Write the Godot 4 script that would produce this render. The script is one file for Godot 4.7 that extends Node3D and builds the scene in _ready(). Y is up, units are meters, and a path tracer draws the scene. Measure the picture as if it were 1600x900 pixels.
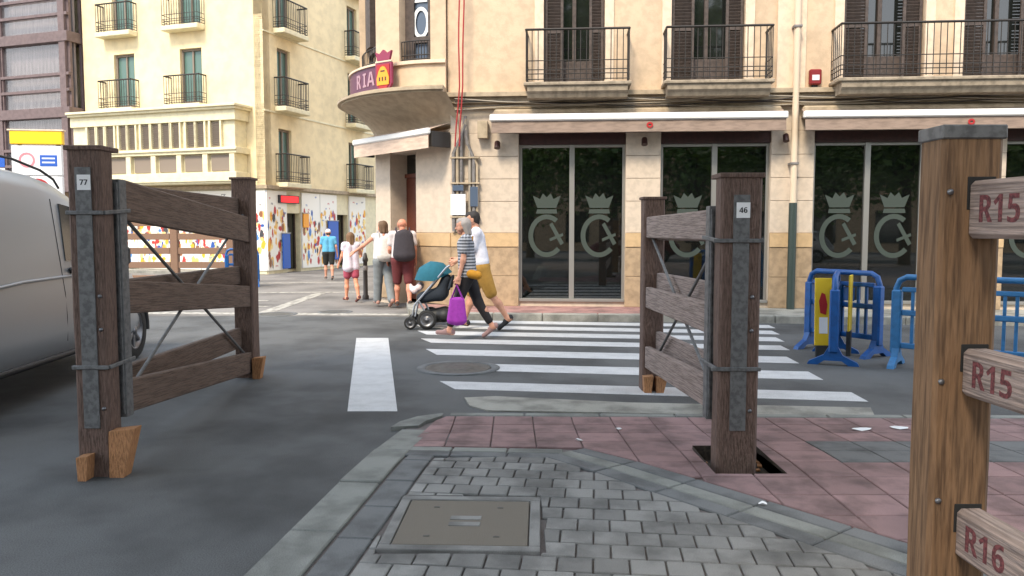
extends Node3D
# A crossing in a Spanish town: wooden barricade fences, zebra crossing, corner cafe, shop across the side street.
var M := {}
var cache := {}
var taken := {}
var rng := RandomNumberGenerator.new()

func _ready() -> void:
	rng.seed = 77
	camera_and_light()
	materials()
	ground()
	corner_building()
	yellow_building()
	gallery_building()
	opposite_side()
	trees()
	fences()
	van()
	people()
	stroller()
	barriers()
	street_things()

# ------------------------------------------------------------------ camera, sky, sun
func camera_and_light() -> void:
	var cam = Camera3D.new()
	cam.name = "camera"
	cam.position = Vector3(0, 1.5, 0)
	cam.rotation_degrees = Vector3(-4.21, 0, 0)
	cam.fov = 39.6
	cam.near = 0.05
	cam.far = 400.0
	add_child(cam)
	cam.current = true
	var e = Environment.new()
	e.background_mode = Environment.BG_SKY
	var sm = ProceduralSkyMaterial.new()
	sm.sky_top_color = Color(0.80, 0.86, 0.94)
	sm.sky_horizon_color = Color(0.96, 0.95, 0.93)
	sm.sky_curve = 0.2
	sm.ground_bottom_color = Color(0.35, 0.34, 0.32)
	sm.ground_horizon_color = Color(0.6, 0.59, 0.57)
	sm.sky_energy_multiplier = 1.0
	var sky = Sky.new()
	sky.sky_material = sm
	e.sky = sky
	e.background_energy_multiplier = 1.0
	e.tonemap_mode = Environment.TONE_MAPPER_LINEAR
	e.tonemap_exposure = 3.15
	e.sdfgi_enabled = true
	e.ssao_enabled = true
	e.ssil_enabled = true
	var we = WorldEnvironment.new()
	we.name = "world_environment"
	we.environment = e
	add_child(we)
	var sun = DirectionalLight3D.new()
	sun.name = "sun"
	sun.light_energy = 0.5
	sun.light_angular_distance = 14.0
	sun.light_color = Color(1.0, 0.945, 0.86)
	sun.shadow_enabled = true
	sun.rotation_degrees = Vector3(-50, -25, 0)
	add_child(sun)

# ------------------------------------------------------------------ small helpers
func numbered(n: String) -> String:
	if not taken.has(n):
		taken[n] = 0
		return n
	taken[n] += 1
	return "%s_%03d" % [n, taken[n]]

func V(x: float, y: float, d: float) -> Vector3:
	return Vector3(x, y, -d)

func tag(o: Node, label: String, category: String, group := "", kind := "") -> void:
	o.set_meta("label", label)
	o.set_meta("category", category)
	if group != "": o.set_meta("group", group)
	if kind != "": o.set_meta("kind", kind)

func thing(called: String, label: String, category: String, at := Vector3.ZERO, turn := 0.0, group := "", kind := "") -> Node3D:
	var o = Node3D.new()
	o.name = numbered(called)
	add_child(o)
	o.position = at
	o.rotation.y = turn
	tag(o, label, category, group, kind)
	return o

func put(mesh: Mesh, called: String, m: Material, parent: Node, xf := Transform3D.IDENTITY) -> MeshInstance3D:
	var o = MeshInstance3D.new()
	o.name = called
	o.mesh = mesh
	o.material_override = m
	o.transform = xf
	parent.add_child(o, true)
	return o

func at3(p: Vector3, turn := 0.0) -> Transform3D:
	return Transform3D(Basis(Vector3.UP, turn), p)

func mb() -> SurfaceTool:
	var st = SurfaceTool.new()
	st.begin(Mesh.PRIMITIVE_TRIANGLES)
	return st

func done(st: SurfaceTool) -> ArrayMesh:
	st.generate_normals()
	return st.commit()

# quad given counter-clockwise as seen from outside
func quad(st: SurfaceTool, a: Vector3, b: Vector3, c: Vector3, d: Vector3, smooth := false) -> void:
	st.set_smooth_group(0 if smooth else 0xFFFFFFFF)
	for p: Vector3 in [a, c, b, a, d, c]:
		st.add_vertex(p)

func tri(st: SurfaceTool, a: Vector3, b: Vector3, c: Vector3, smooth := false) -> void:
	st.set_smooth_group(0 if smooth else 0xFFFFFFFF)
	for p: Vector3 in [a, c, b]:
		st.add_vertex(p)

# chamfered box, added to a SurfaceTool
func cbox(st: SurfaceTool, c: Vector3, s: Vector3, bev := 0.006, b := Basis.IDENTITY) -> void:
	var h = s * 0.5
	bev = minf(bev, minf(h.x, minf(h.y, h.z)) * 0.9)
	var i = h - Vector3.ONE * bev
	st.set_smooth_group(0xFFFFFFFF)
	var P = func(x: float, y: float, z: float) -> Vector3: return c + b * Vector3(x, y, z)
	for ax in 3:
		for sg: float in [-1.0, 1.0]:
			var q: Array[Vector3] = []
			var u = (ax + 1) % 3
			var w = (ax + 2) % 3
			for k: Array in [[-1, -1], [1, -1], [1, 1], [-1, 1]]:
				var v = Vector3.ZERO
				v[ax] = h[ax] * sg
				v[u] = i[u] * k[0]
				v[w] = i[w] * k[1]
				q.append(c + b * v)
			if sg > 0: quad(st, q[0], q[1], q[2], q[3])
			else: quad(st, q[3], q[2], q[1], q[0])
	for ax in 3:
		var u = (ax + 1) % 3
		var w = (ax + 2) % 3
		for su: float in [-1.0, 1.0]:
			for sw: float in [-1.0, 1.0]:
				var q: Array[Vector3] = []
				for k: Array in [[-1, 0], [1, 0], [1, 1], [-1, 1]]:
					var v = Vector3.ZERO
					v[ax] = i[ax] * k[0]
					v[u] = (h[u] if k[1] == 0 else i[u]) * su
					v[w] = (i[w] if k[1] == 0 else h[w]) * sw
					q.append(c + b * v)
				if su * sw > 0: quad(st, q[0], q[3], q[2], q[1])
				else: quad(st, q[0], q[1], q[2], q[3])
	for sx: float in [-1.0, 1.0]:
		for sy: float in [-1.0, 1.0]:
			for sz: float in [-1.0, 1.0]:
				var p0 = c + b * Vector3(h.x * sx, i.y * sy, i.z * sz)
				var p1 = c + b * Vector3(i.x * sx, h.y * sy, i.z * sz)
				var p2 = c + b * Vector3(i.x * sx, i.y * sy, h.z * sz)
				if sx * sy * sz > 0: tri(st, p0, p1, p2)
				else: tri(st, p0, p2, p1)

func cb(s: Vector3, bev := 0.006) -> ArrayMesh:
	var k = "%s/%f" % [s, bev]
	if not cache.has(k):
		var st = mb()
		cbox(st, Vector3.ZERO, s, bev)
		cache[k] = done(st)
	return cache[k]

# box between two corners (lo, hi), as a named part
func box(lo: Vector3, hi: Vector3, called: String, m: Material, parent: Node, bev := 0.006) -> MeshInstance3D:
	return put(cb((hi - lo).abs(), bev), called, m, parent, Transform3D(Basis.IDENTITY, (lo + hi) * 0.5))

# a swept tube with a radius at each point
func tube(st: SurfaceTool, pts: Array, radii: Array, n := 8, caps := true) -> void:
	var rings = []
	var prev = Vector3.ZERO
	for k in pts.size():
		var t: Vector3 = (pts[mini(k + 1, pts.size() - 1)] - pts[maxi(k - 1, 0)]).normalized()
		var s = prev
		if k == 0: s = t.cross(Vector3.UP if absf(t.y) < 0.9 else Vector3.RIGHT).normalized()
		s = (s - t * s.dot(t)).normalized()
		prev = s
		var w = t.cross(s)
		var ring = []
		for j in n:
			var a = TAU * j / n
			ring.append(pts[k] + (s * cos(a) + w * sin(a)) * radii[mini(k, radii.size() - 1)])
		rings.append(ring)
	for k in rings.size() - 1:
		for j in n:
			var j2 = (j + 1) % n
			quad(st, rings[k][j], rings[k][j2], rings[k + 1][j2], rings[k + 1][j], true)
	if caps:
		for j in range(1, n - 1):
			tri(st, rings[0][0], rings[0][j + 1], rings[0][j])
			var e: Array = rings[-1]
			tri(st, e[0], e[j], e[j + 1])

func tubes(list: Array, r: float, called: String, m: Material, parent: Node, n := 8) -> MeshInstance3D:
	var st = mb()
	for l: Array in list: tube(st, l, [r], n)
	return put(done(st), called, m, parent)

# extrude a 2D polygon (x, y) along z from z0 to z1
func prism(st: SurfaceTool, poly: PackedVector2Array, z0: float, z1: float, xf := Transform3D.IDENTITY) -> void:
	if Geometry2D.is_polygon_clockwise(poly):
		poly = poly.duplicate()
		poly.reverse()
	var ids = Geometry2D.triangulate_polygon(poly)
	for k in range(0, ids.size(), 3):
		var q = [poly[ids[k]], poly[ids[k + 1]], poly[ids[k + 2]]]
		if (q[1] - q[0]).cross(q[2] - q[0]) < 0: q = [q[0], q[2], q[1]]
		tri(st, xf * Vector3(q[0].x, q[0].y, z1), xf * Vector3(q[1].x, q[1].y, z1), xf * Vector3(q[2].x, q[2].y, z1))
		tri(st, xf * Vector3(q[0].x, q[0].y, z0), xf * Vector3(q[2].x, q[2].y, z0), xf * Vector3(q[1].x, q[1].y, z0))
	for k in poly.size():
		var a = poly[k]
		var b = poly[(k + 1) % poly.size()]
		quad(st, xf * Vector3(a.x, a.y, z0), xf * Vector3(b.x, b.y, z0), xf * Vector3(b.x, b.y, z1), xf * Vector3(a.x, a.y, z1))

# flat polygon on the ground; pts are (x, depth)
func slab(pts: Array, y0: float, y1: float) -> ArrayMesh:
	var st = mb()
	var poly = PackedVector2Array()
	for p: Array in pts: poly.append(Vector2(p[0], p[1]))
	# local (x, y, z) -> world (x, z, -y)
	prism(st, poly, y0, y1, Transform3D(Basis(Vector3(1, 0, 0), Vector3(0, 0, -1), Vector3(0, 1, 0)), Vector3.ZERO))
	return done(st)

func lathe(st: SurfaceTool, prof: Array, n: int, xf := Transform3D.IDENTITY) -> void:  # prof: (radius, height)
	for k in prof.size() - 1:
		for j in n:
			var a = TAU * j / n
			var b = TAU * (j + 1) / n
			var p: Vector2 = prof[k]
			var q: Vector2 = prof[k + 1]
			quad(st, xf * Vector3(p.x * cos(b), p.y, p.x * sin(b)), xf * Vector3(p.x * cos(a), p.y, p.x * sin(a)),
				xf * Vector3(q.x * cos(a), q.y, q.x * sin(a)), xf * Vector3(q.x * cos(b), q.y, q.x * sin(b)), true)

func words(t: String, size: float, called: String, m: Material, parent: Node, xf: Transform3D, depth := 0.004, font := "Droid Sans") -> MeshInstance3D:
	var tm = TextMesh.new()
	var f = SystemFont.new()
	f.font_names = PackedStringArray([font])
	f.font_weight = 700
	tm.font = f
	tm.text = t
	tm.font_size = 64
	tm.pixel_size = size / 46.0
	tm.depth = depth
	return put(tm, called, m, parent, xf)

# ------------------------------------------------------------------ materials
func noise_tex(freq: float, ramp: Array, seed_ := 1, size := 512, type := FastNoiseLite.TYPE_SIMPLEX_SMOOTH, octaves := 5, normal := false, bump := 4.0) -> NoiseTexture2D:
	var n = FastNoiseLite.new()
	n.seed = seed_
	n.frequency = freq
	n.noise_type = type
	n.fractal_octaves = octaves
	n.fractal_gain = 0.6
	var t = NoiseTexture2D.new()
	t.width = size
	t.height = size
	t.seamless = true
	t.noise = n
	if normal:
		t.as_normal_map = true
		t.bump_strength = bump
	else:
		var g = Gradient.new()
		g.offsets = PackedFloat32Array()
		var off = PackedFloat32Array()
		var col = PackedColorArray()
		for r: Array in ramp:
			off.append(r[0])
			col.append(r[1])
		g.offsets = off
		g.colors = col
		t.color_ramp = g
	return t

func mat(c: Color, rough := 0.8, metal := 0.0) -> StandardMaterial3D:
	var m = StandardMaterial3D.new()
	m.albedo_color = c
	m.roughness = rough
	m.metallic = metal
	return m

func grey(v: float) -> Color:
	return Color(v, v, v)

# tinted material with a patchy noise on it: lo..hi multiply the colour
func patchy(c: Color, scale: Vector3, lo := 0.8, rough := 0.85, tex: Texture2D = null, world := true, bump: Texture2D = null, bumps := 0.6) -> StandardMaterial3D:
	var m = mat(c, rough)
	m.albedo_texture = tex if tex else M["tex_patch_%d" % roundi(lo * 10)]
	m.uv1_triplanar = true
	m.uv1_world_triplanar = world
	m.uv1_scale = scale
	if bump:
		m.normal_enabled = true
		m.normal_texture = bump
		m.normal_scale = bumps
	return m

func materials() -> void:
	for lo in [5, 6, 7, 8, 9]:
		var l = lo / 10.0
		M["tex_patch_%d" % lo] = noise_tex(0.012, [[0.0, grey(l)], [0.35, grey(lerpf(l, 1, 0.35))], [0.6, grey(lerpf(l, 1, 0.8))], [1.0, grey(1.0)]], 3 + lo, 512, FastNoiseLite.TYPE_SIMPLEX_SMOOTH, 6)
	var grit = noise_tex(0.09, [[0.0, grey(0.72)], [0.45, grey(0.9)], [0.55, grey(0.95)], [1.0, grey(1.0)]], 21, 1024, FastNoiseLite.TYPE_SIMPLEX, 4)
	var grit_n = noise_tex(0.11, [], 22, 1024, FastNoiseLite.TYPE_SIMPLEX, 4, true, 3.0)
	var broad = noise_tex(0.006, [[0.0, grey(0.66)], [0.4, grey(0.85)], [0.6, grey(0.95)], [1.0, grey(1.0)]], 25, 512, FastNoiseLite.TYPE_SIMPLEX_SMOOTH, 5)
	var soft = noise_tex(0.006, [[0.0, grey(0.90)], [0.5, grey(0.965)], [1.0, grey(1.0)]], 26, 512, FastNoiseLite.TYPE_SIMPLEX_SMOOTH, 5)
	var grain = noise_tex(0.03, [[0.0, Color(0.58, 0.54, 0.51)], [0.3, Color(0.78, 0.75, 0.72)], [0.5, Color(0.90, 0.88, 0.85)], [0.75, Color(1, 0.97, 0.94)], [1.0, Color(0.86, 0.84, 0.83)]], 31, 512, FastNoiseLite.TYPE_SIMPLEX, 6)
	var grain_n = noise_tex(0.035, [], 32, 512, FastNoiseLite.TYPE_SIMPLEX, 5, true, 6.0)
	var stucco_n = noise_tex(0.08, [], 33, 512, FastNoiseLite.TYPE_SIMPLEX, 4, true, 2.0)

	var two = func(m: StandardMaterial3D, sc: Vector3) -> StandardMaterial3D:
		m.detail_enabled = true
		m.detail_blend_mode = BaseMaterial3D.BLEND_MODE_MUL
		m.detail_albedo = broad
		m.detail_uv_layer = BaseMaterial3D.DETAIL_UV_2
		m.uv2_triplanar = true
		m.uv2_world_triplanar = true
		m.uv2_scale = sc
		return m
	M.asphalt = two.call(patchy(Color(0.385, 0.388, 0.388), Vector3.ONE * 0.9, 0.7, 0.88, grit, true, grit_n, 0.7), Vector3.ONE * 0.17)
	M.pale_asphalt = two.call(patchy(Color(0.56, 0.54, 0.52), Vector3.ONE * 0.9, 0.7, 0.9, grit, true, grit_n, 0.5), Vector3.ONE * 0.13)
	M.paint_worn = patchy(Color(0.72, 0.70, 0.66), Vector3.ONE * 0.8, 0.6)
	M.yellow_paint = patchy(Color(0.66, 0.58, 0.42), Vector3.ONE * 0.8, 0.6)
	M.concrete = two.call(patchy(Color(0.67, 0.66, 0.62), Vector3.ONE * 1.1, 0.7, 0.85, grit, true, grit_n, 0.5), Vector3.ONE * 0.5)
	M.mortar = patchy(Color(0.45, 0.42, 0.41), Vector3.ONE * 1.2, 0.7, 0.95, grit, true, grit_n)
	for k in 4:
		var v: float = [0.50, 0.545, 0.575, 0.62][k]
		M["paver_%d" % k] = two.call(patchy(Color(v, v * 0.99, v * 0.965), Vector3.ONE * 1.7, 0.7, 0.85, grit, true, grit_n, 0.5), Vector3.ONE * 0.6)
		var r: float = [0.585, 0.62, 0.655, 0.60][k]
		M["red_tile_%d" % k] = two.call(patchy(Color(r, r * 0.80, r * 0.79), Vector3.ONE * 1.7, 0.7, 0.8, grit, true, grit_n, 0.5), Vector3.ONE * 0.7)
	M.strip_dark = two.call(patchy(Color(0.47, 0.475, 0.475), Vector3.ONE * 1.3, 0.7, 0.85, grit, true, grit_n, 0.5), Vector3.ONE * 0.6)
	M.kerb = two.call(patchy(Color(0.575, 0.58, 0.555), Vector3.ONE * 1.3, 0.7, 0.85, grit, true, grit_n, 0.5), Vector3.ONE * 0.5)
	M.cover = patchy(Color(0.45, 0.42, 0.375), Vector3.ONE * 1.5, 0.7, 0.75, grit, true, grit_n, 0.8)
	M.iron = patchy(Color(0.34, 0.335, 0.32), Vector3.ONE * 2.0, 0.7, 0.55)
	M.soil = patchy(Color(0.27, 0.23, 0.19), Vector3.ONE * 4.0, 0.5, 1.0)
	M.pink_pave = two.call(patchy(Color(0.70, 0.53, 0.50), Vector3.ONE * 1.2, 0.7, 0.85, grit, true, grit_n, 0.4), Vector3.ONE * 0.5)
	# facades
	var calm = func(m: StandardMaterial3D, sc: Vector3) -> StandardMaterial3D:
		two.call(m, sc)
		m.detail_albedo = soft
		return m
	M.paint = calm.call(patchy(Color(0.82, 0.82, 0.82), Vector3.ONE * 0.8, 0.7, 0.7, grit, true, grit_n, 0.5), Vector3.ONE * 1.1)
	M.cream = calm.call(patchy(Color(0.86, 0.755, 0.635), Vector3.ONE * 0.6, 0.9, 0.9, null, true, stucco_n, 0.25), Vector3.ONE * 0.16)
	M.cream_trim = patchy(Color(0.89, 0.80, 0.70), Vector3.ONE * 0.8, 0.9, 0.85)
	M.stone_light = patchy(Color(0.80, 0.735, 0.66), Vector3.ONE * 0.9, 0.9, 0.85, null, true, stucco_n, 0.2)
	M.stone_band = patchy(Color(0.78, 0.66, 0.50), Vector3.ONE * 0.9, 0.9, 0.85, null, true, stucco_n, 0.3)
	M.stone_low = patchy(Color(0.70, 0.60, 0.48), Vector3.ONE * 0.7, 0.8, 0.85, null, true, stucco_n, 0.4)
	M.cornice = patchy(Color(0.72, 0.65, 0.55), Vector3.ONE * 0.6, 0.8, 0.9)
	M.slab = patchy(Color(0.66, 0.60, 0.52), Vector3.ONE * 0.8, 0.7, 0.9)
	M.yellow_wall = calm.call(patchy(Color(0.97, 0.89, 0.715), Vector3.ONE * 0.3, 0.9, 0.9, null, true, stucco_n, 0.2), Vector3.ONE * 0.1)
	M.ivory = patchy(Color(0.90, 0.86, 0.72), Vector3.ONE * 0.6, 0.9, 0.7)
	M.louvre = mat(Color(0.52, 0.47, 0.42), 0.8)
	M.brown_frame = patchy(Color(0.445, 0.375, 0.37), Vector3.ONE * 0.7, 0.8, 0.6)
	M.curtain = patchy(Color(0.60, 0.56, 0.555), Vector3(3.0, 0.15, 3.0), 0.6, 0.9)
	M.shutter = patchy(Color(0.335, 0.285, 0.26), Vector3.ONE * 1.2, 0.7, 0.65)
	M.green_glass = mat(Color(0.34, 0.45, 0.42), 0.25)
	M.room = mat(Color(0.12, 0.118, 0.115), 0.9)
	M.dark_red = patchy(Color(0.25, 0.13, 0.115), Vector3.ONE * 1.0, 0.7, 0.5)
	M.door_wood = patchy(Color(0.40, 0.20, 0.14), Vector3(6, 0.7, 6), 0.7, 0.45, grain, true)
	M.black_iron = mat(Color(0.20, 0.185, 0.175), 0.5, 0.3)
	M.alu = mat(Color(0.62, 0.61, 0.59), 0.4, 0.6)
	M.white_alu = mat(Color(0.88, 0.87, 0.85), 0.4)
	M.awning_cloth = patchy(Color(0.59, 0.51, 0.455), Vector3(0.5, 2, 0.5), 0.8, 0.9)
	M.awning_light = patchy(Color(0.86, 0.76, 0.68), Vector3(0.5, 2, 0.5), 0.8, 0.9)
	M.frost = mat(Color(0.23, 0.265, 0.24), 0.5)
	var gl = mat(Color(0.07, 0.085, 0.08, 0.45), 0.02)
	gl.transparency = BaseMaterial3D.TRANSPARENCY_ALPHA
	gl.metallic_specular = 0.9
	gl.clearcoat_enabled = true
	gl.clearcoat = 1.0
	gl.clearcoat_roughness = 0.02
	M.glass = gl
	var gc = mat(Color(0.55, 0.53, 0.54, 0.12), 0.03)
	gc.transparency = BaseMaterial3D.TRANSPARENCY_ALPHA
	M.glass_clear = gc
	M.pane_dark = mat(Color(0.12, 0.13, 0.125), 0.06)
	M.pane_dark.metallic_specular = 0.7
	M.pane_blue = mat(Color(0.32, 0.37, 0.44), 0.1)
	M.cable = mat(Color(0.62, 0.58, 0.52), 0.7)
	M.cable_dark = mat(Color(0.22, 0.20, 0.19), 0.7)
	M.cable_red = mat(Color(0.62, 0.16, 0.16), 0.6)
	M.pipe_grey = patchy(Color(0.52, 0.50, 0.49), Vector3.ONE * 1.5, 0.7, 0.6)
	M.pipe_cream = mat(Color(0.84, 0.76, 0.66), 0.6)
	M.pipe_green = mat(Color(0.20, 0.25, 0.23), 0.5)
	M.red_plastic = mat(Color(0.50, 0.10, 0.11), 0.4)
	M.white = mat(Color(0.88, 0.88, 0.88), 0.6)
	M.purple = mat(Color(0.36, 0.17, 0.27), 0.5)
	M.magenta = mat(Color(0.55, 0.17, 0.29), 0.5)
	M.red_sign = mat(Color(0.66, 0.13, 0.13), 0.5)
	M.gold = mat(Color(0.93, 0.62, 0.13), 0.5)
	M.letter_pale = mat(Color(0.66, 0.52, 0.56), 0.6)
	# wood
	M.wood_post = patchy(Color(0.43, 0.355, 0.325), Vector3(5, 0.45, 5), 0.5, 0.85, grain, false, grain_n, 0.9)
	M.wood_board = patchy(Color(0.42, 0.355, 0.32), Vector3(4, 4, 0.12), 0.5, 0.85, grain, false, grain_n, 0.9)
	M.wood_grey = patchy(Color(0.60, 0.55, 0.535), Vector3(4, 4, 0.12), 0.5, 0.9, grain, false, grain_n, 1.0)
	M.wood_orange = patchy(Color(0.49, 0.385, 0.285), Vector3(2.4, 0.13, 2.4), 0.5, 0.85, grain, false, grain_n, 0.35)
	M.wood_far = patchy(Color(0.58, 0.47, 0.40), Vector3(4, 4, 4), 0.5, 0.85, grain, false)
	M.wood_fresh = patchy(Color(0.72, 0.53, 0.37), Vector3(7, 0.8, 7), 0.5, 0.85, grain, false, grain_n, 0.8)
	M.steel = patchy(Color(0.43, 0.43, 0.43), Vector3.ONE * 2.5, 0.7, 0.6)
	M.steel.metallic = 0.2
	M.stencil = patchy(Color(0.46, 0.24, 0.25), Vector3.ONE * 9.0, 0.5, 0.9)
	M.ink = mat(Color(0.12, 0.12, 0.14), 0.8)
	# van
	var vp = mat(Color(0.61, 0.625, 0.64), 0.32, 0.35)
	vp.clearcoat_enabled = true
	vp.clearcoat = 0.6
	M.van_paint = vp
	M.rubber = mat(Color(0.13, 0.13, 0.13), 0.85)
	M.black_plastic = mat(Color(0.15, 0.15, 0.155), 0.6)
	M.rim = mat(Color(0.45, 0.45, 0.46), 0.35, 0.7)
	M.blue_plastic = patchy(Color(0.05, 0.33, 0.60), Vector3.ONE * 1.3, 0.8, 0.4)
	M.blue_light = patchy(Color(0.20, 0.47, 0.68), Vector3.ONE * 1.3, 0.8, 0.45)
	M.yellow_board = mat(Color(0.86, 0.72, 0.12), 0.55)
	M.totem_yellow = mat(Color(0.95, 0.76, 0.05), 0.5)
	M.sign_blue = mat(Color(0.12, 0.34, 0.70), 0.5)
	M.sign_pink = mat(Color(0.86, 0.52, 0.55), 0.5)
	# trees
	M.bark = patchy(Color(0.36, 0.31, 0.26), Vector3(3, 0.6, 3), 0.5, 0.95, grain, true)
	for k in 3:
		var lf = mat([Color(0.30, 0.40, 0.15), Color(0.35, 0.44, 0.18), Color(0.27, 0.37, 0.15)][k], 0.65)
		lf.backlight_enabled = true
		lf.backlight = Color(0.22, 0.30, 0.08)
		M["leaf_%d" % k] = lf

# ------------------------------------------------------------------ ground
func hz(d: float) -> float:  # height of the near pavement: it ramps down to the crossing
	return lerpf(0.10, 0.02, smoothstep(4.5, 6.25, d))

func piece(called: String, m: Material, parent: Node, x: float, d: float, size: Vector2, turn: float, thick := 0.05, lift := 0.0) -> void:
	var slope = (hz(d + 0.05) - hz(d - 0.05)) / 0.1
	var b = Basis(Vector3.RIGHT, atan(slope)) * Basis(Vector3.UP, turn)
	put(cb(Vector3(size.x, thick, size.y), 0.006), called, m, parent, Transform3D(b, V(x, hz(d) - thick * 0.5 + lift, d)))

# a paving piece cut to a polygon of (x, depth); its top follows the ramp
func poly_piece(called: String, m: Material, parent: Node, poly: PackedVector2Array, lift := 0.0) -> void:
	if poly.size() < 3: return
	var c = Vector2.ZERO
	for p in poly: c += p / poly.size()
	if Geometry2D.is_polygon_clockwise(poly):
		poly = poly.duplicate()
		poly.reverse()
	var ids = Geometry2D.triangulate_polygon(poly)
	if ids.is_empty(): return
	var o = V(c.x, hz(c.y), c.y)
	var T = func(p: Vector2, y: float, inset: float) -> Vector3:
		var q = p + (c - p).normalized() * inset
		return V(q.x, hz(q.y) + y, q.y) - o
	var st = mb()
	for k in range(0, ids.size(), 3):
		var q = [poly[ids[k]], poly[ids[k + 1]], poly[ids[k + 2]]]
		if (q[1] - q[0]).cross(q[2] - q[0]) < 0: q = [q[0], q[2], q[1]]
		tri(st, T.call(q[0], lift, 0.006), T.call(q[1], lift, 0.006), T.call(q[2], lift, 0.006))
	for k in poly.size():
		var a = poly[k]
		var b = poly[(k + 1) % poly.size()]
		quad(st, T.call(a, lift - 0.005, 0.0), T.call(b, lift - 0.005, 0.0), T.call(b, lift, 0.006), T.call(a, lift, 0.006))
		quad(st, T.call(a, lift - 0.05, 0.0), T.call(b, lift - 0.05, 0.0), T.call(b, lift - 0.005, 0.0), T.call(a, lift - 0.005, 0.0))
	put(done(st), called, m, parent, Transform3D(Basis.IDENTITY, o))

func sheet(called: String, pts: Array, y: float, m: Material, parent: Node) -> MeshInstance3D:
	return put(slab(pts, y - 0.0035, y), called, m, parent)

func ground() -> void:
	var st = mb()
	quad(st, Vector3(-150, 0, 150), Vector3(150, 0, 150), Vector3(150, 0, -150), Vector3(-150, 0, -150))
	var g = put(done(st), "ground", M.asphalt, self)
	tag(g, "grey asphalt of the road and junction", "road", "", "structure")
	# pale side street beyond the junction
	var ps = put(slab([[-60, 13.75], [-3.6, 13.75], [-1.6, 13.6], [-1.6, 60], [-60, 60]], -0.1, 0.005), "side_street", M.pale_asphalt, self)
	tag(ps, "pale worn asphalt of the side street beyond the junction", "road", "", "structure")
	# painted markings
	var mk = thing("road_markings", "worn white parking lines and gutter line on the pale side street", "road marking", Vector3.ZERO, 0, "", "structure")
	for l: Array in [[[-7.6, 18.6], [-2.9, 18.9], [-2.9, 19.1], [-7.6, 18.8]], [[-5.2, 15.35], [-4.75, 15.35], [-4.65, 15.52], [-5.2, 15.52]],
		[[-4.55, 14.2], [-4.3, 14.2], [-4.35, 18.6], [-4.6, 18.6]], [[-7.2, 14.1], [-1.7, 13.8], [-1.7, 14.05], [-7.2, 14.4]],
		[[-9, 16.6], [-5.1, 16.6], [-5.1, 16.78], [-9, 16.78]], [[-9, 21.8], [-4.6, 22.4], [-4.6, 22.6], [-9, 22.0]]]:
		sheet("painted_line", l, 0.0092, M.paint_worn, mk)
	var zb = thing("zebra_crossing", "white striped zebra crossing leading to the corner cafe", "zebra crossing", Vector3.ZERO, 0, "", "structure")
	var cs = [7.42, 8.46, 9.46, 10.43, 11.24, 11.99, 12.72, 13.36]
	var wd = [0.40, 0.46, 0.46, 0.40, 0.42, 0.40, 0.38, 0.3]
	for k in cs.size():
		var c: float = cs[k]
		var w: float = wd[k] * 0.5
		var xl = -0.62 - (c - 7.4) * 0.178
		var xr = 3.12 + maxf(0.0, c - 9.0) * 0.24
		var D = func(x: float) -> float: return c - 0.145 * (x - 0.7)
		var e = 0.09
		sheet("stripe", [[xl + e, D.call(xl) - w], [xr - 0.02, D.call(xr) - w], [xr, D.call(xr) + w], [xl - e, D.call(xl) + w]], 0.004, M.paint, zb)
	var ds = sheet("lane_dash", [[-1.356, 6.5], [-0.945, 6.5], [-1.706, 10.95], [-2.146, 10.95]], 0.004, M.paint, self)
	tag(ds, "wide white painted dash beside the zebra crossing", "road marking", "", "structure")
	var yl = sheet("kerb_line", [[4.6, 8.5], [6.5, 7.0], [6.6, 7.1], [4.7, 8.6]], 0.004, M.yellow_paint, self)
	tag(yl, "faded yellow line on the asphalt behind the blue barriers", "road marking", "", "structure")
	# dropped gutter
	var gt = put(slab([[-0.42, 7.0], [-0.36, 6.68], [-0.2, 6.5], [1.03, 6.40], [2.88, 6.24], [3.0, 6.60], [1.0, 6.80], [-0.15, 7.06]], -0.05, 0.012), "gutter", M.concrete, self)
	tag(gt, "pale concrete gutter strip between the crossing and red tiles", "gutter", "", "structure")
	# round covers
	for c: Array in [[-0.58, 8.55, 0.36, "round iron manhole cover at the edge of the zebra crossing"], [-4.15, 14.0, 0.3, "round manhole cover on the pale line by the fence"], [-3.2, 14.4, 0.25, "small round manhole cover on pale side street"]]:
		var o = thing("manhole_cover", c[3], "manhole cover", V(c[0], 0.0, c[1]))
		var s2 = mb()
		lathe(s2, [Vector2(c[2] * 1.25, -0.02), Vector2(c[2] * 1.25, 0.0105), Vector2(c[2] * 1.0, 0.0125), Vector2(c[2] * 0.99, 0.004)], 32)
		put(done(s2), "collar", M.strip_dark, o)
		s2 = mb()
		lathe(s2, [Vector2(c[2] * 0.985, -0.01), Vector2(c[2] * 0.985, 0.010), Vector2(c[2] * 0.9, 0.013), Vector2(c[2] * 0.88, 0.0095), Vector2(c[2] * 0.5, 0.0095), Vector2(c[2] * 0.48, 0.013), Vector2(c[2] * 0.4, 0.013), Vector2(0.0, 0.0125)], 32)
		put(done(s2), "lid", M.iron, o)
	near_pavement()
	# far pavement along the cafe
	var fp = thing("far_pavement", "pink paved footway with pale kerb along the cafe front", "pavement", Vector3.ZERO, 0, "", "structure")
	put(slab([[-1.80, 14.9], [-1.62, 13.9], [-1.1, 13.3], [0.5, 13.15], [2.3, 13.05], [2.3, 14.35], [-1.2, 14.6]], -0.05, 0.115), "footway", M.pink_pave, fp)
	put(slab([[2.3, 13.05], [16, 11.9], [16, 13.0], [2.3, 14.35]], -0.05, 0.115), "footway", M.concrete, fp)
	var kp = [[-1.92, 15.1], [-1.72, 13.85], [-1.12, 13.2], [0.5, 13.03], [2.3, 12.92], [4.2, 12.75], [6.2, 12.58], [8.2, 12.41], [10.2, 12.24], [16, 11.75]]
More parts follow.
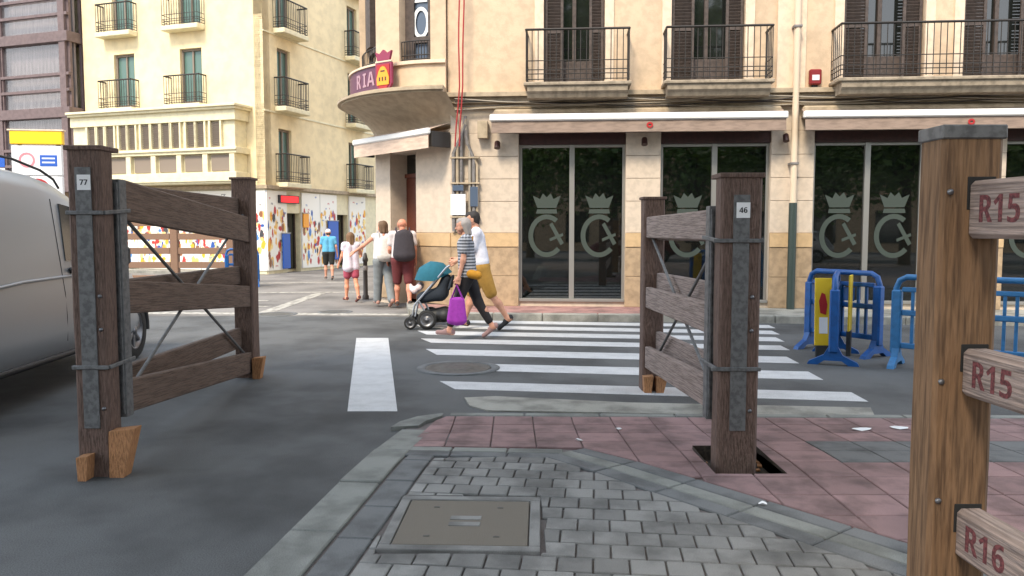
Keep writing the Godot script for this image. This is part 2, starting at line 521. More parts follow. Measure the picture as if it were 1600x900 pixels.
	for k in kp.size() - 1:
		var a = Vector2(kp[k][0], kp[k][1])
		var b = Vector2(kp[k + 1][0], kp[k + 1][1])
		var n = maxi(1, roundi(a.distance_to(b) / 0.95))
		for j in n:
			var p = a.lerp(b, (j + 0.5) / n)
			var dir = b - a
			put(cb(Vector3(a.distance_to(b) / n - 0.008, 0.2, 0.16), 0.012), "kerb_stone", M.concrete, fp, Transform3D(Basis(Vector3.UP, atan2(dir.y, dir.x)), V(p.x, 0.025, p.y)))
	var fp2 = thing("corner_pavement", "pale footway in front of the decorated shop", "pavement", V(-8.1, 0, 26.5), deg_to_rad(-71.0) + PI * 0.5 - deg_to_rad(0), "", "structure")
	fp2.rotation.y = 0
	put(slab([[-0.9, -1.0], [4.2, 12.9], [1.0, 14], [-12, 14], [-12, 4.2]], -0.05, 0.1), "footway", M.concrete, fp2)

func area(p: PackedVector2Array) -> float:
	var a = 0.0
	for k in p.size(): a += p[k].cross(p[(k + 1) % p.size()])
	return absf(a) * 0.5

func near_pavement() -> void:
	var pv = thing("pavement", "near pavement of grey setts and red tactile tiles with kerb", "pavement", Vector3.ZERO, 0, "", "structure")
	# mortar bed that follows the ramp
	var st = mb()
	var ds = [-6.0, 2.0, 4.5, 4.8, 5.1, 5.4, 5.7, 6.0, 6.27]
	for k in ds.size() - 1:
		var d0: float = ds[k]
		var d1: float = ds[k + 1]
		var x0 = -1.20 + 0.0935 * (d0 - 1.5)
		var x1 = -1.20 + 0.0935 * (d1 - 1.5)
		if d0 >= 5.99: x1 = -0.62
		var o = 0.016
		# the pit under the post stays open
		for seg: Array in ([[-1, 99]] if (d1 <= 4.5 or d0 >= 5.1) else [[-1, 1.17], [1.58, 99]]):
			var xa0: float = x0 if seg[0] < 0 else seg[0]
			var xa1: float = x1 if seg[0] < 0 else seg[0]
			var xb: float = minf(seg[1], 14.0)
			quad(st, V(xa0, hz(d0) - o, d0), V(xb, hz(d0) - o, d0), V(xb, hz(d1) - o, d1), V(xa1, hz(d1) - o, d1))
			quad(st, V(xa0, -0.3, d0), V(xa0, hz(d0) - o, d0), V(xa1, hz(d1) - o, d1), V(xa1, -0.3, d1))
			quad(st, V(xb, hz(d0) - o, d0), V(xb, -0.3, d0), V(xb, -0.3, d1), V(xb, hz(d1) - o, d1))
	put(done(st), "bed", M.mortar, pv)
	# pit for the fence post
	st = mb()
	for q: Array in [[1.17, 4.5, 1.58, 4.5], [1.58, 4.5, 1.58, 5.1], [1.58, 5.1, 1.17, 5.1], [1.17, 5.1, 1.17, 4.5]]:
		quad(st, V(q[2], 0.10, q[3]), V(q[0], 0.10, q[1]), V(q[0], 0.004, q[1]), V(q[2], 0.004, q[3]))
	put(done(st), "pit_wall", M.soil, pv)
	put(slab([[1.16, 4.49], [1.59, 4.49], [1.59, 5.11], [1.16, 5.11]], -0.03, 0.004), "pit_floor", M.soil, pv)
	for k in 26:
		var px = rng.randf_range(1.18, 1.57)
		var pd = rng.randf_range(4.52, 5.08)
		if absf(px - 1.345) < 0.14 and absf(pd - 4.775) < 0.10: continue
		put(cb(Vector3(rng.randf_range(0.02, 0.07), 0.012, rng.randf_range(0.012, 0.03)), 0.003), "wood_chip", M.wood_fresh, pv, Transform3D(Basis(Vector3.UP, rng.randf() * 3.0), V(px, 0.012, pd)))
	var turn = -deg_to_rad(6.0)
	var fx = Vector2(sin(deg_to_rad(6.0)), cos(deg_to_rad(6.0)))   # along the kerb
	var rx = Vector2(fx.y, -fx.x)                                   # across, to the right
	var o0 = Vector2(-1.265, 1.5)                                   # outer kerb edge
	var P = func(s: float, w: float) -> Vector2: return o0 + fx * s + rx * w
	# kerb stones, then a dark strip
	var ln = 0.72
	for k in range(-4, 7):
		var s = (k + 0.5) * ln
		if s > 4.35: continue
		var p: Vector2 = P.call(s, 0.115)
		piece("kerb_stone", M.kerb, pv, p.x, p.y, Vector2(0.23, ln - 0.012), turn, 0.16)
	for k in range(-6, 12):
		var s = (k + 0.5) * 0.42
		if s > 4.0: continue
		var p: Vector2 = P.call(s, 0.33)
		piece("edging_slab", M.strip_dark, pv, p.x, p.y, Vector2(0.165, 0.41), turn, 0.05, -0.004)
	# rounded end of the kerb by the crossing
	put(slab([[-0.90, 5.86], [-0.86, 6.02], [-0.74, 6.20], [-0.55, 6.31], [-0.55, 6.22], [-0.66, 6.05], [-0.70, 5.90]], -0.1, 0.034), "kerb_end", M.kerb, pv)
	for k in 14:
		var x = -0.5 + k * 0.6 + 0.3
		var d = 6.31 - 0.02 * x
		put(cb(Vector3(0.592, 0.12, 0.10), 0.01), "kerb_stone", M.kerb, pv, Transform3D(Basis(Vector3.UP, -0.03), V(x, -0.037, d)))
	# band lines: the diagonal one bounds the grey setts
	var A = Vector2(0.33, 5.02)
	var B = Vector2(1.72, 3.27)
	var dir = (B - A).normalized()
	var nrm = Vector2(-dir.y, dir.x)  # towards the right, the red side
	for row: Array in [[-0.12, "strip_dark"], [0.0, "kerb"], [0.12, "strip_dark"]]:
		for k in 9:
			var c: Vector2 = A + dir * (0.23 + k * 0.46) + nrm * row[0]
			piece("band_slab", M[row[1]], pv, c.x, c.y, Vector2(0.452, 0.113), atan2(dir.y, dir.x), 0.05, -0.002)
	for k in 3:
		for row: Array in [[5.12, "kerb"], [4.99, "strip_dark"]]:
			piece("band_slab", M[row[1]], pv, -0.57 + k * 0.36, row[0] - 0.03 * k, Vector2(0.352, 0.118), -0.09, 0.05, -0.002)
	# access cover with its frame
	var mc = thing("access_cover", "square brown access cover set in the grey setts", "access cover", V(-0.225, hz(3.75), 3.75), turn * 0.35)
	box(Vector3(-0.305, -0.05, -0.29), Vector3(0.305, 0.001, 0.29), "lid", M.cover, mc, 0.004)
	for s: float in [-1, 1]:
		box(Vector3(-0.36, -0.05, s * 0.325 - 0.027), Vector3(0.36, 0.004, s * 0.325 + 0.027), "frame", M.paver_2, mc, 0.004)
		box(Vector3(s * 0.335 - 0.025, -0.05, -0.297), Vector3(s * 0.335 + 0.025, 0.004, 0.297), "frame", M.paver_2, mc, 0.004)
	for q: Array in [[0, 0.04], [0, -0.04]]:
		box(Vector3(-0.075, -0.01, q[1] - 0.024), Vector3(0.075, 0.0045, q[1] + 0.024), "name_plate", M.paver_2, mc, 0.002)
	for q: Array in [[-0.16, 0.19], [0.16, 0.19], [-0.16, -0.19], [0.16, -0.19]]:
		box(Vector3(q[0] - 0.015, -0.01, q[1] - 0.008), Vector3(q[0] + 0.015, 0.004, q[1] + 0.008), "lifting_eye", M.iron, mc, 0.002)
	# grey setts on a grid along the kerb, cut where they meet the bands and the cover
	var w = 0.152
	var k0: Vector2 = P.call(1.0, 0.425)
	var k1: Vector2 = P.call(3.42, 0.425)
	var G = A - nrm * 0.185
	var grey_zone = PackedVector2Array([k0, k1, Vector2(G.x, 4.925 - 0.03), G, G + dir * 4.2, Vector2(2.0, 2.4)])
	var cover_hole = PackedVector2Array([Vector2(-0.60, 3.37), Vector2(0.15, 3.37), Vector2(0.15, 4.13), Vector2(-0.60, 4.13)])
	var count = 0
	for i in range(-3, 30):
		for j in range(0, 24):
			var off = w * 0.5 if posmod(i, 2) else 0.0
			var cs: Vector2 = P.call(1.15 + i * w, 0.425 + (j + 0.5) * w - (off if j > 0 else 0.0))
			if cs.y < 2.45 or cs.x / cs.y > 0.70 or count >= 300: continue
			var h = (w - 0.008) * 0.5
			var rect = PackedVector2Array([cs - fx * h - rx * h, cs - fx * h + rx * h, cs + fx * h + rx * h, cs + fx * h - rx * h])
			if j == 0 and off > 0.0: rect = PackedVector2Array([cs - fx * h - rx * h, cs - fx * h + rx * (h - off), cs + fx * h + rx * (h - off), cs + fx * h - rx * h])
			var tone: int = clampi(roundi(1.1 + rng.randfn() * 0.85), 0, 3)
			if j == 0: tone = 3 if rng.randf() < 0.75 else 2
			var lift = rng.randf_range(-0.0025, 0.001)
			for q in Geometry2D.intersect_polygons(rect, grey_zone):
				for q2 in Geometry2D.clip_polygons(q, cover_hole):
					if area(q2) > 0.003:
						poly_piece("sett", M["paver_%d" % tone], pv, q2, lift)
						count += 1
	# red tiles
	w = 0.305
	var R0 = A + nrm * 0.185
	var red_zone = PackedVector2Array([Vector2(-0.70, 5.19), Vector2(0.30, 5.16), R0 + Vector2(0.0, 0.0), R0 + dir * 4.0, Vector2(6.0, 1.8), Vector2(6.0, 6.14), Vector2(-0.52, 6.26), Vector2(-0.60, 6.10)])
	var pit = PackedVector2Array([Vector2(1.165, 4.495), Vector2(1.585, 4.495), Vector2(1.585, 5.105), Vector2(1.165, 5.105)])
	count = 0
	for i in 14:
		for j in 22:
			var ct = Vector2(-0.60 + j * w, 6.12 - i * w)
			if ct.x / ct.y > 0.80 or ct.y < 2.0 or count > 298: continue
			var h = Vector2.ONE * (w - 0.006) * 0.5
			var rect = PackedVector2Array([ct - h, ct + Vector2(h.x, -h.y), ct + h, ct + Vector2(-h.x, h.y)])
			var m: Material = M["red_tile_%d" % rng.randi_range(0, 3)]
			if ct.x > 2.0 and ct.y < 5.25 and ct.y > 4.7: m = M.strip_dark
			var lift = rng.randf_range(-0.0015, 0.001)
			for q in Geometry2D.intersect_polygons(rect, red_zone):
				for q2 in Geometry2D.clip_polygons(q, pit):
					if area(q2) > 0.003:
						poly_piece("red_tile", m, pv, q2, lift)
						count += 1
	# litter
	var lit = [[1.28, 3.98, "small white paper scrap on the red tiles by diagonal band"], [0.78, 5.75, "tiny white scrap on the red tiles near the gutter"], [2.55, 5.75, "white torn paper lying at the end of the gutter"], [2.85, 5.8, "crumpled pale paper at the kerb by the large post"], [0.45, 5.35, "tiny pale scrap on the red tiles above grey setts"]]
	for l: Array in lit:
		var s3 = mb()
		var r = 0.03 if l[0] < 2 else 0.07
		var pts = []
		for k in 7: pts.append(Vector3(cos(TAU * k / 7) * r * rng.randf_range(0.6, 1.2), rng.randf_range(0.004, 0.018), sin(TAU * k / 7) * r * rng.randf_range(0.35, 0.7)))
		for k in 7:
			tri(s3, Vector3(0, 0.02, 0), pts[(k + 1) % 7], pts[k])
			tri(s3, Vector3(0, 0.001, 0), pts[k], pts[(k + 1) % 7])
		var o = put(done(s3), numbered("paper_scrap"), M.white, self, at3(V(l[0], hz(l[1]), l[1])))
		tag(o, l[2], "litter")

# ------------------------------------------------------------------ corner building
func node(called: String, parent: Node, xf := Transform3D.IDENTITY) -> Node3D:
	var o = Node3D.new()
	o.name = called
	o.transform = xf
	parent.add_child(o, true)
	return o

func boxes(list: Array, called: String, m: Material, parent: Node, xf := Transform3D.IDENTITY, bev := 0.004) -> MeshInstance3D:
	var st = mb()
	for b: Array in list:
		var lo = Vector3(b[0], b[1], b[2])
		var hi = Vector3(b[3], b[4], b[5])
		cbox(st, (lo + hi) * 0.5, (hi - lo).abs(), bev)
	return put(done(st), called, m, parent, xf)

func arc(st: SurfaceTool, c: Vector2, r0: float, r1: float, f0: float, f1: float, y0: float, y1: float, n: int) -> void:
	var P = func(r: float, f: float, y: float) -> Vector3: return Vector3(c.x - r * sin(f), y, c.y + r * cos(f))
	for k in n:
		var a = deg_to_rad(lerpf(f0, f1, float(k) / n))
		var b = deg_to_rad(lerpf(f0, f1, float(k + 1) / n))
		quad(st, P.call(r1, b, y0), P.call(r1, a, y0), P.call(r1, a, y1), P.call(r1, b, y1), true)
		quad(st, P.call(r0, a, y0), P.call(r0, b, y0), P.call(r0, b, y1), P.call(r0, a, y1), true)
		quad(st, P.call(r1, b, y1), P.call(r1, a, y1), P.call(r0, a, y1), P.call(r0, b, y1))
		quad(st, P.call(r1, a, y0), P.call(r1, b, y0), P.call(r0, b, y0), P.call(r0, a, y0))
	for e: Array in [[f0, 1], [f1, -1]]:
		var f = deg_to_rad(e[0])
		var q = [P.call(r0, f, y0), P.call(r0, f, y1), P.call(r1, f, y1), P.call(r1, f, y0)]
		if e[1] > 0: quad(st, q[3], q[0], q[1], q[2])
		else: quad(st, q[0], q[3], q[2], q[1])

func ring_part(st: SurfaceTool, c: Vector2, rx: float, ry: float, w: float, a0: float, a1: float, z0: float, z1: float) -> void:
	var poly = PackedVector2Array()
	var n = 20
	for k in n + 1:
		var a = deg_to_rad(lerpf(a0, a1, float(k) / n))
		poly.append(c + Vector2(cos(a) * rx, sin(a) * ry))
	for k in n + 1:
		var a = deg_to_rad(lerpf(a1, a0, float(k) / n))
		poly.append(c + Vector2(cos(a) * (rx - w), sin(a) * (ry - w)))
	prism(st, poly, z0, z1)

func emblem_mesh() -> ArrayMesh:
	if cache.has("emblem"): return cache["emblem"]
	var st = mb()
	prism(st, PackedVector2Array([Vector2(-0.17, 0.50), Vector2(0.17, 0.50), Vector2(0.25, 0.72), Vector2(0.12, 0.66), Vector2(0.07, 0.76), Vector2(0.0, 0.69), Vector2(-0.07, 0.76), Vector2(-0.12, 0.66), Vector2(-0.25, 0.72)]), 0, 0.002)
	prism(st, PackedVector2Array([Vector2(-0.19, 0.40), Vector2(0.19, 0.40), Vector2(0.175, 0.475), Vector2(-0.175, 0.475)]), 0, 0.002)
	ring_part(st, Vector2.ZERO, 0.33, 0.385, 0.085, 52, 318, 0, 0.002)
	prism(st, PackedVector2Array([Vector2(0.05, 0.20), Vector2(0.10, 0.24), Vector2(0.31, -0.13), Vector2(0.25, -0.17)]), 0.001, 0.003)
	prism(st, PackedVector2Array([Vector2(0.06, -0.10), Vector2(0.30, 0.0), Vector2(0.29, 0.05), Vector2(0.05, -0.05)]), 0.0035, 0.005)
	cache["emblem"] = done(st)
	return cache["emblem"]

func railing(w: float, depth: float, h: float, parent: Node, m: Material, step := 0.105, t := 0.008) -> void:
	var top = []
	for l: Array in [[-w / 2, depth, w / 2, depth], [-w / 2, 0.0, -w / 2, depth], [w / 2, 0.0, w / 2, depth]]:
		var a = Vector3(l[0], 0, l[1])
		var b = Vector3(l[2], 0, l[3])
		var n = maxi(2, roundi(a.distance_to(b) / step))
		var st = mb()
		for k in n + 1:
			var p = a.lerp(b, float(k) / n)
			if k == 0 and l[0] != l[2]: pass
			elif l[0] == l[2] and k == n: continue
			tube(st, [p + Vector3(0, 0.03, 0), p + Vector3(0, h - 0.01, 0)], [t], 5)
		for y: float in [0.05, 0.14, 0.21, 0.36]:
			tube(st, [a + Vector3(0, y, 0), b + Vector3(0, y, 0)], [t * 1.1], 5)
		put(done(st), "balusters", m, parent)
		top.append([a + Vector3(0, h, 0), b + Vector3(0, h, 0)])
	tubes(top, t * 2.6, "handrail", m, parent, 6)

func corner_building() -> void:
	var b = thing("corner_cafe", "cream corner building with a rounded bay, balconies and dark cafe windows", "building", V(0, 0, 14.364), -atan(0.08))
	var H = 13.0
	# ground floor: piers, lintel
	var bays = [[0.12, 2.01], [2.62, 4.51], [5.24, 7.11], [8.42, 10.3]]
	var piers = [[-1.1, 0.12], [2.01, 2.62], [4.51, 5.24], [7.11, 8.42], [10.3, 15.0]]
	var core = []
	for p: Array in piers: core.append([p[0], 0.0, -0.5, p[1], 3.2, -0.035])
	for w: Array in bays: core.append([w[0], 0.0, -0.5, w[1], 0.2, -0.06])
	core.append([-1.1, 3.2, -0.5, 15.0, 3.62, -0.004])
	boxes(core, "wall", M.stone_light, b)
	var rows = [[0.115, 0.66, "stone_low"], [0.66, 1.18, "stone_low"], [1.18, 1.43, "stone_band"], [1.43, 1.99, "stone_light"], [1.99, 2.39, "stone_light"], [2.39, 2.79, "stone_light"], [2.79, 3.2, "stone_light"]]
	for p: Array in piers:
		var n: int = maxi(1, roundi((p[1] - p[0]) / 0.9))
		for r: Array in rows:
			for k in n:
				var u0: float = lerpf(p[0], p[1], float(k) / n)
				var u1: float = lerpf(p[0], p[1], float(k + 1) / n)
				var out = 0.03 if r[2] == "stone_band" else (0.0 if r[2] == "stone_light" else 0.015)
				box(Vector3(u0 + 0.002, r[0] + 0.003, -0.034), Vector3(u1 - 0.002, r[1] - 0.003, out), "stone_block", M[r[2]], b, 0.006)
	# dark room behind the glass
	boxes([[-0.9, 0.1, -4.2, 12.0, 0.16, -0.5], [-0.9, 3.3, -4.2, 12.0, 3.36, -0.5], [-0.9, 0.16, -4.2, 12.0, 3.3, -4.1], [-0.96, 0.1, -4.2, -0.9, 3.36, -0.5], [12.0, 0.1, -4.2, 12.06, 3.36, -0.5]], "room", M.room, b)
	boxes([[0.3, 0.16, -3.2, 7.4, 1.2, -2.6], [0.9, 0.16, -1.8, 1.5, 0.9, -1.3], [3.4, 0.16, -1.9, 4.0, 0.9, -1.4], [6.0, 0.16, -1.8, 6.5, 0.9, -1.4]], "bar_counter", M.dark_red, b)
	for w: Array in bays:
		var u: float = (w[0] + w[1]) * 0.5
		var hw: float = (w[1] - w[0]) * 0.5
		var o = node("window", b, at3(Vector3(u, 0, 0)))
		boxes([[-hw, 3.0, -0.2, hw, 3.2, -0.05]], "header", M.dark_red, o)
		boxes([[-hw, 0.2, -0.22, hw, 0.25, -0.02], [-hw, 0.25, -0.2, -hw + 0.05, 3.0, -0.12], [hw - 0.05, 0.25, -0.2, hw, 3.0, -0.12], [-0.045, 0.25, -0.2, 0.045, 3.0, -0.10], [-hw + 0.05, 2.95, -0.2, -0.045, 3.0, -0.12], [0.045, 2.95, -0.2, hw - 0.05, 3.0, -0.12]], "frame", M.alu, o)
		for s: float in [-1, 1]:
			var x0 = 0.045 if s > 0 else -hw + 0.05
			var x1 = hw - 0.05 if s > 0 else -0.045
			put(cb(Vector3(x1 - x0, 2.7, 0.008), 0.001), "pane", M.glass, o, at3(Vector3((x0 + x1) * 0.5, 1.6, -0.155)))
			put(cb(Vector3(x1 - x0, 2.7, 0.008), 0.001), "inner_pane", M.glass, o, at3(Vector3((x0 + x1) * 0.5, 1.6, -0.18)))
			put(emblem_mesh(), "emblem", M.frost, o, at3(Vector3((x0 + x1) * 0.5 + 0.02, 1.38, -0.149)))
	# cornice over the ground floor
	boxes([[-1.15, 3.62, -0.5, 15.0, 3.72, 0.05], [-1.15, 3.72, -0.5, 15.0, 3.82, 0.10], [-1.15, 3.82, -0.5, 15.0, 3.90, 0.17]], "cornice", M.cornice, b)
	# upper wall with door openings
	var doors = [[0.56, 1.62], [2.77, 4.02], [5.67, 7.0], [7.63, 8.9], [10.6, 11.8]]
	var up = []
	var x = -1.15
	for d: Array in doors:
		up.append([x, 3.9, -0.5, d[0], H, 0.0])
		up.append([d[0], 6.45, -0.5, d[1], 7.2, 0.0])
		up.append([d[0], 9.6, -0.5, d[1], H, 0.0])
		up.append([d[0], 7.2, -0.5, d[1], 9.6, -0.2])
		x = d[1]
	up.append([x, 3.9, -0.5, 15.0, H, 0.0])
	boxes(up, "upper_wall", M.cream, b)
	boxes([[4.56, 3.9, 0.0, 5.04, H, 0.05]], "pilaster", M.cream_trim, b)
	for k in doors.size():
		var d: Array = doors[k]
		var u: float = (d[0] + d[1]) * 0.5
		var hw: float = (d[1] - d[0]) * 0.5
		var o = node("balcony_door", b, at3(Vector3(u, 3.98, 0)))
		boxes([[-hw - 0.16, 0.0, -0.05, -hw - 0.002, 2.6, 0.03], [hw + 0.002, 0.0, -0.05, hw + 0.16, 2.6, 0.03], [-hw - 0.16, 2.602, -0.05, hw + 0.16, 2.75, 0.04]], "surround", M.cream_trim, o)
		put(cb(Vector3(hw * 2, 2.47, 0.03), 0.003), "glass_leaf", M.pane_dark, o, at3(Vector3(0, 1.235, -0.30)))
		boxes([[-hw, 0.0, -0.285, -hw + 0.07, 2.47, -0.22], [hw - 0.07, 0.0, -0.285, hw, 2.47, -0.22], [-0.035, 0.0, -0.285, 0.035, 2.47, -0.22], [-hw, 2.38, -0.29, hw, 2.47, -0.225], [-hw, 0.0, -0.29, hw, 0.5, -0.235]], "leaf_frame", M.shutter, o)
		for s: float in [-1, 1]:
			var sw = hw * (0.62 if s < 0 else 0.48)
			var xs = -hw + 0.012 if s < 0 else hw - 0.012 - sw
			var st = mb()
			cbox(st, Vector3(xs + 0.025, 1.22, -0.10), Vector3(0.05, 2.4, 0.045), 0.004)
			cbox(st, Vector3(xs + sw - 0.025, 1.22, -0.10), Vector3(0.05, 2.4, 0.045), 0.004)
			for y: float in [0.06, 1.0, 2.36]: cbox(st, Vector3(xs + sw * 0.5, y, -0.10), Vector3(sw - 0.1, 0.09, 0.04), 0.004)
			for j in 40:
				var y = 0.13 + j * 0.056
				if absf(y - 1.0) < 0.06: continue
				cbox(st, Vector3(xs + sw * 0.5, y, -0.10), Vector3(sw - 0.1, 0.05, 0.010), 0.002, Basis(Vector3.RIGHT, 0.5))
			put(done(st), "shutter", M.shutter, o)
	for s: Array in [[0.24, 2.06], [2.60, 4.42], [5.44, 9.5]]:
		var w: float = s[1] - s[0]
		var o = node("balcony", b, at3(Vector3((s[0] + s[1]) * 0.5, 0, 0)))
		boxes([[-w / 2, 3.93, 0.0, w / 2, 3.99, 0.55]], "slab", M.slab, o, Transform3D.IDENTITY, 0.012)
		var st = mb()
		var pr = PackedVector2Array([Vector2(0.171, 3.74), Vector2(0.44, 3.74), Vector2(0.47, 3.80), Vector2(0.51, 3.84), Vector2(0.52, 3.928), Vector2(0.0, 3.928), Vector2(0.0, 3.902), Vector2(0.171, 3.902)])
		prism(st, pr, -w / 2 + 0.06, w / 2 - 0.06, Transform3D(Basis(Vector3(0, 0, 1), Vector3(0, 1, 0), Vector3(-1, 0, 0)), Vector3.ZERO))
		put(done(st), "moulding", M.slab, o)
		var rl = node("railing", o, at3(Vector3(0, 3.99, 0)))
		var tmp = Node3D.new()
		railing(w - 0.08, 0.5, 0.88, tmp, M.black_iron)
		o.remove_child(rl)
		rl.free()
		for c in tmp.get_children():
			tmp.remove_child(c)
			o.add_child(c, true)
			c.position += Vector3(0, 3.99, 0)
		tmp.free()
	# awnings
	for a: Array in [[-0.36, 4.69], [4.94, 9.9]]:
		var o = node("awning", b)
		boxes([[a[0], 3.36, 0.30, a[1], 3.48, 0.40]], "front_bar", M.white_alu, o, Transform3D.IDENTITY, 0.02)
		boxes([[a[0] + 0.05, 3.40, 0.0, a[1] - 0.05, 3.60, 0.16]], "cassette", M.cornice, o, Transform3D.IDENTITY, 0.03)
		var st = mb()
		var n = 40
		for k in n:
			var u0: float = lerpf(a[0] + 0.03, a[1] - 0.03, float(k) / n)
			var u1: float = lerpf(a[0] + 0.03, a[1] - 0.03, float(k + 1) / n)
			var f = func(u: float) -> float: return 0.012 * sin(u * 9.0) + 0.008 * sin(u * 23.0)
			var z0: float = 0.372 + f.call(u0)
			var z1: float = 0.372 + f.call(u1)
			quad(st, Vector3(u0, 3.16, z0 + 0.01), Vector3(u1, 3.16, z1 + 0.01), Vector3(u1, 3.365, 0.36), Vector3(u0, 3.365, 0.36), true)
			quad(st, Vector3(u1, 3.16, z1 + 0.006), Vector3(u0, 3.16, z0 + 0.006), Vector3(u0, 3.365, 0.356), Vector3(u1, 3.365, 0.356), true)
			quad(st, Vector3(u0, 3.43, 0.33), Vector3(u1, 3.43, 0.33), Vector3(u1, 3.55, 0.12), Vector3(u0, 3.55, 0.12), true)
		put(done(st), "cloth", M.awning_cloth, o)
		var lg = mb()
		ring_part(lg, Vector2((a[0] + a[1]) * 0.5 + 0.22, 3.27), 0.055, 0.05, 0.03, 0, 359, 0.385, 0.39)
		put(done(lg), "printed_logo", M.red_sign, o)
	for p: Array in [[2.32, 3.06], [-0.25, 3.02], [4.72, 3.1]]:
		var o = node("spotlight", b, at3(Vector3(p[0], p[1], 0.03)))
		var st = mb()
		tube(st, [Vector3(0, 0, 0), Vector3(0, 0, 0.08), Vector3(0, -0.1, 0.12)], [0.02, 0.05, 0.055], 10)
		put(done(st), "housing", M.dark_red, o)
	# ---- splayed entrance under the rounded bay
	var B0 = Vector3(-1.1 - 1.84, 0, -1.84)
	var ch = Transform3D(Basis(Vector3.UP, -PI / 4), B0)
	var L = 2.602
	boxes([[0.0, 0.0, -0.45, 0.56, 3.3, -0.035], [1.47, 0.0, -0.45, L, 3.3, -0.035], [0.56, 2.98, -0.45, 1.47, 3.3, -0.035]], "splay_wall", M.stone_light, b, ch)
	for seg: Array in [[0.0, 0.56], [1.47, L]]:
		for r: Array in [[0.115, 0.66, "stone_low", 0.015], [0.66, 1.18, "stone_low", 0.015], [1.18, 1.43, "stone_band", 0.03], [1.43, 3.29, "stone_light", 0.0]]:
			put(cb(Vector3(seg[1] - seg[0] - 0.004, r[1] - r[0] - 0.006, 0.034 + r[3]), 0.006), "stone_block", M[r[2]], b, ch * at3(Vector3((seg[0] + seg[1]) * 0.5, (r[0] + r[1]) * 0.5, (-0.034 + r[3]) * 0.5)))
	var dn = node("entrance_door", b, ch)
	boxes([[0.56, 0.1, -0.44, 1.47, 2.52, -0.38]], "door_leaf", M.door_wood, dn)
	boxes([[0.66, 0.3, -0.379, 0.98, 1.1, -0.365], [1.05, 0.3, -0.379, 1.37, 1.1, -0.365], [0.66, 1.25, -0.379, 0.98, 2.35, -0.365], [1.05, 1.25, -0.379, 1.37, 2.35, -0.365]], "door_panel", M.door_wood, dn)
	boxes([[0.56, 2.52, -0.44, 1.47, 2.60, -0.34]], "transom", M.door_wood, dn)
	boxes([[0.56, 2.60, -0.43, 1.47, 2.98, -0.40]], "fanlight", M.pane_dark, dn)
	# side wall, going back from the splay
	boxes([[-2.94, 0.0, -14.0, -2.5, 3.62, -1.86]], "side_wall", M.stone_light, b)
	# awning over the entrance
	var aw = node("entrance_awning", b, ch)
	boxes([[-0.05, 3.16, 0.42, L + 0.0, 3.27, 0.50]], "front_bar", M.white_alu, aw, Transform3D.IDENTITY, 0.02)
	var s2 = mb()
	for k in 20:
		var u0 = lerpf(-0.03, L - 0.02, k / 20.0)
		var u1 = lerpf(-0.03, L - 0.02, (k + 1) / 20.0)
		var z0 = 0.47 + 0.01 * sin(u0 * 11)
		var z1 = 0.47 + 0.01 * sin(u1 * 11)
		quad(s2, Vector3(u0, 2.92, z0), Vector3(u1, 2.92, z1), Vector3(u1, 3.17, 0.47), Vector3(u0, 3.17, 0.47), true)
		quad(s2, Vector3(u1, 2.92, z1 - 0.004), Vector3(u0, 2.92, z0 - 0.004), Vector3(u0, 3.17, 0.466), Vector3(u1, 3.17, 0.466), true)
		quad(s2, Vector3(u0, 3.25, 0.44), Vector3(u1, 3.25, 0.44), Vector3(u1, 3.40, -0.02), Vector3(u0, 3.40, -0.02), true)
	put(done(s2), "cloth", M.awning_light, aw)
	for bx: float in [L - 0.02, -0.02]: boxes([[bx - 0.04, 2.95, 0.02, bx + 0.04, 3.22, 0.42]], "bracket", M.black_iron, aw)
	# corbel that carries the bay
	var c = Vector2(-1.2, -1.9)
	var st3 = mb()
	var n1 = 28
	var n2 = 8
	var grid = []
	for i in n2 + 1:
		var t = float(i) / n2
		var row = []
		for k in n1 + 1:
			var f = deg_to_rad(lerpf(-2.0, 92.0, float(k) / n1))
			var top = Vector2(c.x - 2.32 * sin(f), c.y + 2.32 * cos(f))
			var q = float(k) / n1
			var bot = Vector2(lerpf(-0.95, -2.95, q), lerpf(0.0, -1.95, q))
			var e = pow(t, 1.7)
			var p = bot.lerp(top, e)
			row.append(Vector3(p.x, lerpf(3.22, 3.87, pow(t, 0.75)), p.y))
		grid.append(row)
	for i in n2:
		for k in n1:
			quad(st3, grid[i][k + 1], grid[i][k], grid[i + 1][k], grid[i + 1][k + 1], true)
	put(done(st3), "corbel", M.cornice, b)
	var s4 = mb()
	arc(s4, c, 1.2, 2.36, -1, 96, 3.87, 3.905, 28)
	arc(s4, c, 1.2, 2.42, -1, 96, 3.905, 3.95, 28)
	arc(s4, c, 1.2, 2.34, -1, 96, 3.95, 3.985, 28)
	put(done(s4), "bay_cornice", M.cornice, b)
	var s5 = mb()
	arc(s5, c, 1.5, 2.02, -1, 92, 3.985, 4.42, 24)
	var wins = [[7.0, 25.0], [43.0, 76.0]]
	for seg: Array in [[-1, 7], [25, 43], [76, 92]]: arc(s5, c, 1.5, 1.98, seg[0], seg[1], 4.48, 8.0, 10)
	for seg: Array in wins: arc(s5, c, 1.5, 1.98, seg[0], seg[1], 6.6, 8.0, 8)
	arc(s5, c, 1.5, 1.98, -1, 92, 8.0, H, 24)
	put(done(s5), "bay_wall", M.cream, b)
	s5 = mb()
	arc(s5, c, 1.5, 2.07, -1, 94, 4.42, 4.48, 24)
	put(done(s5), "bay_sill", M.cream_trim, b)
	boxes([[-3.16, 3.62, -14.0, -2.5, H, -1.95]], "side_upper_wall", M.cream, b)
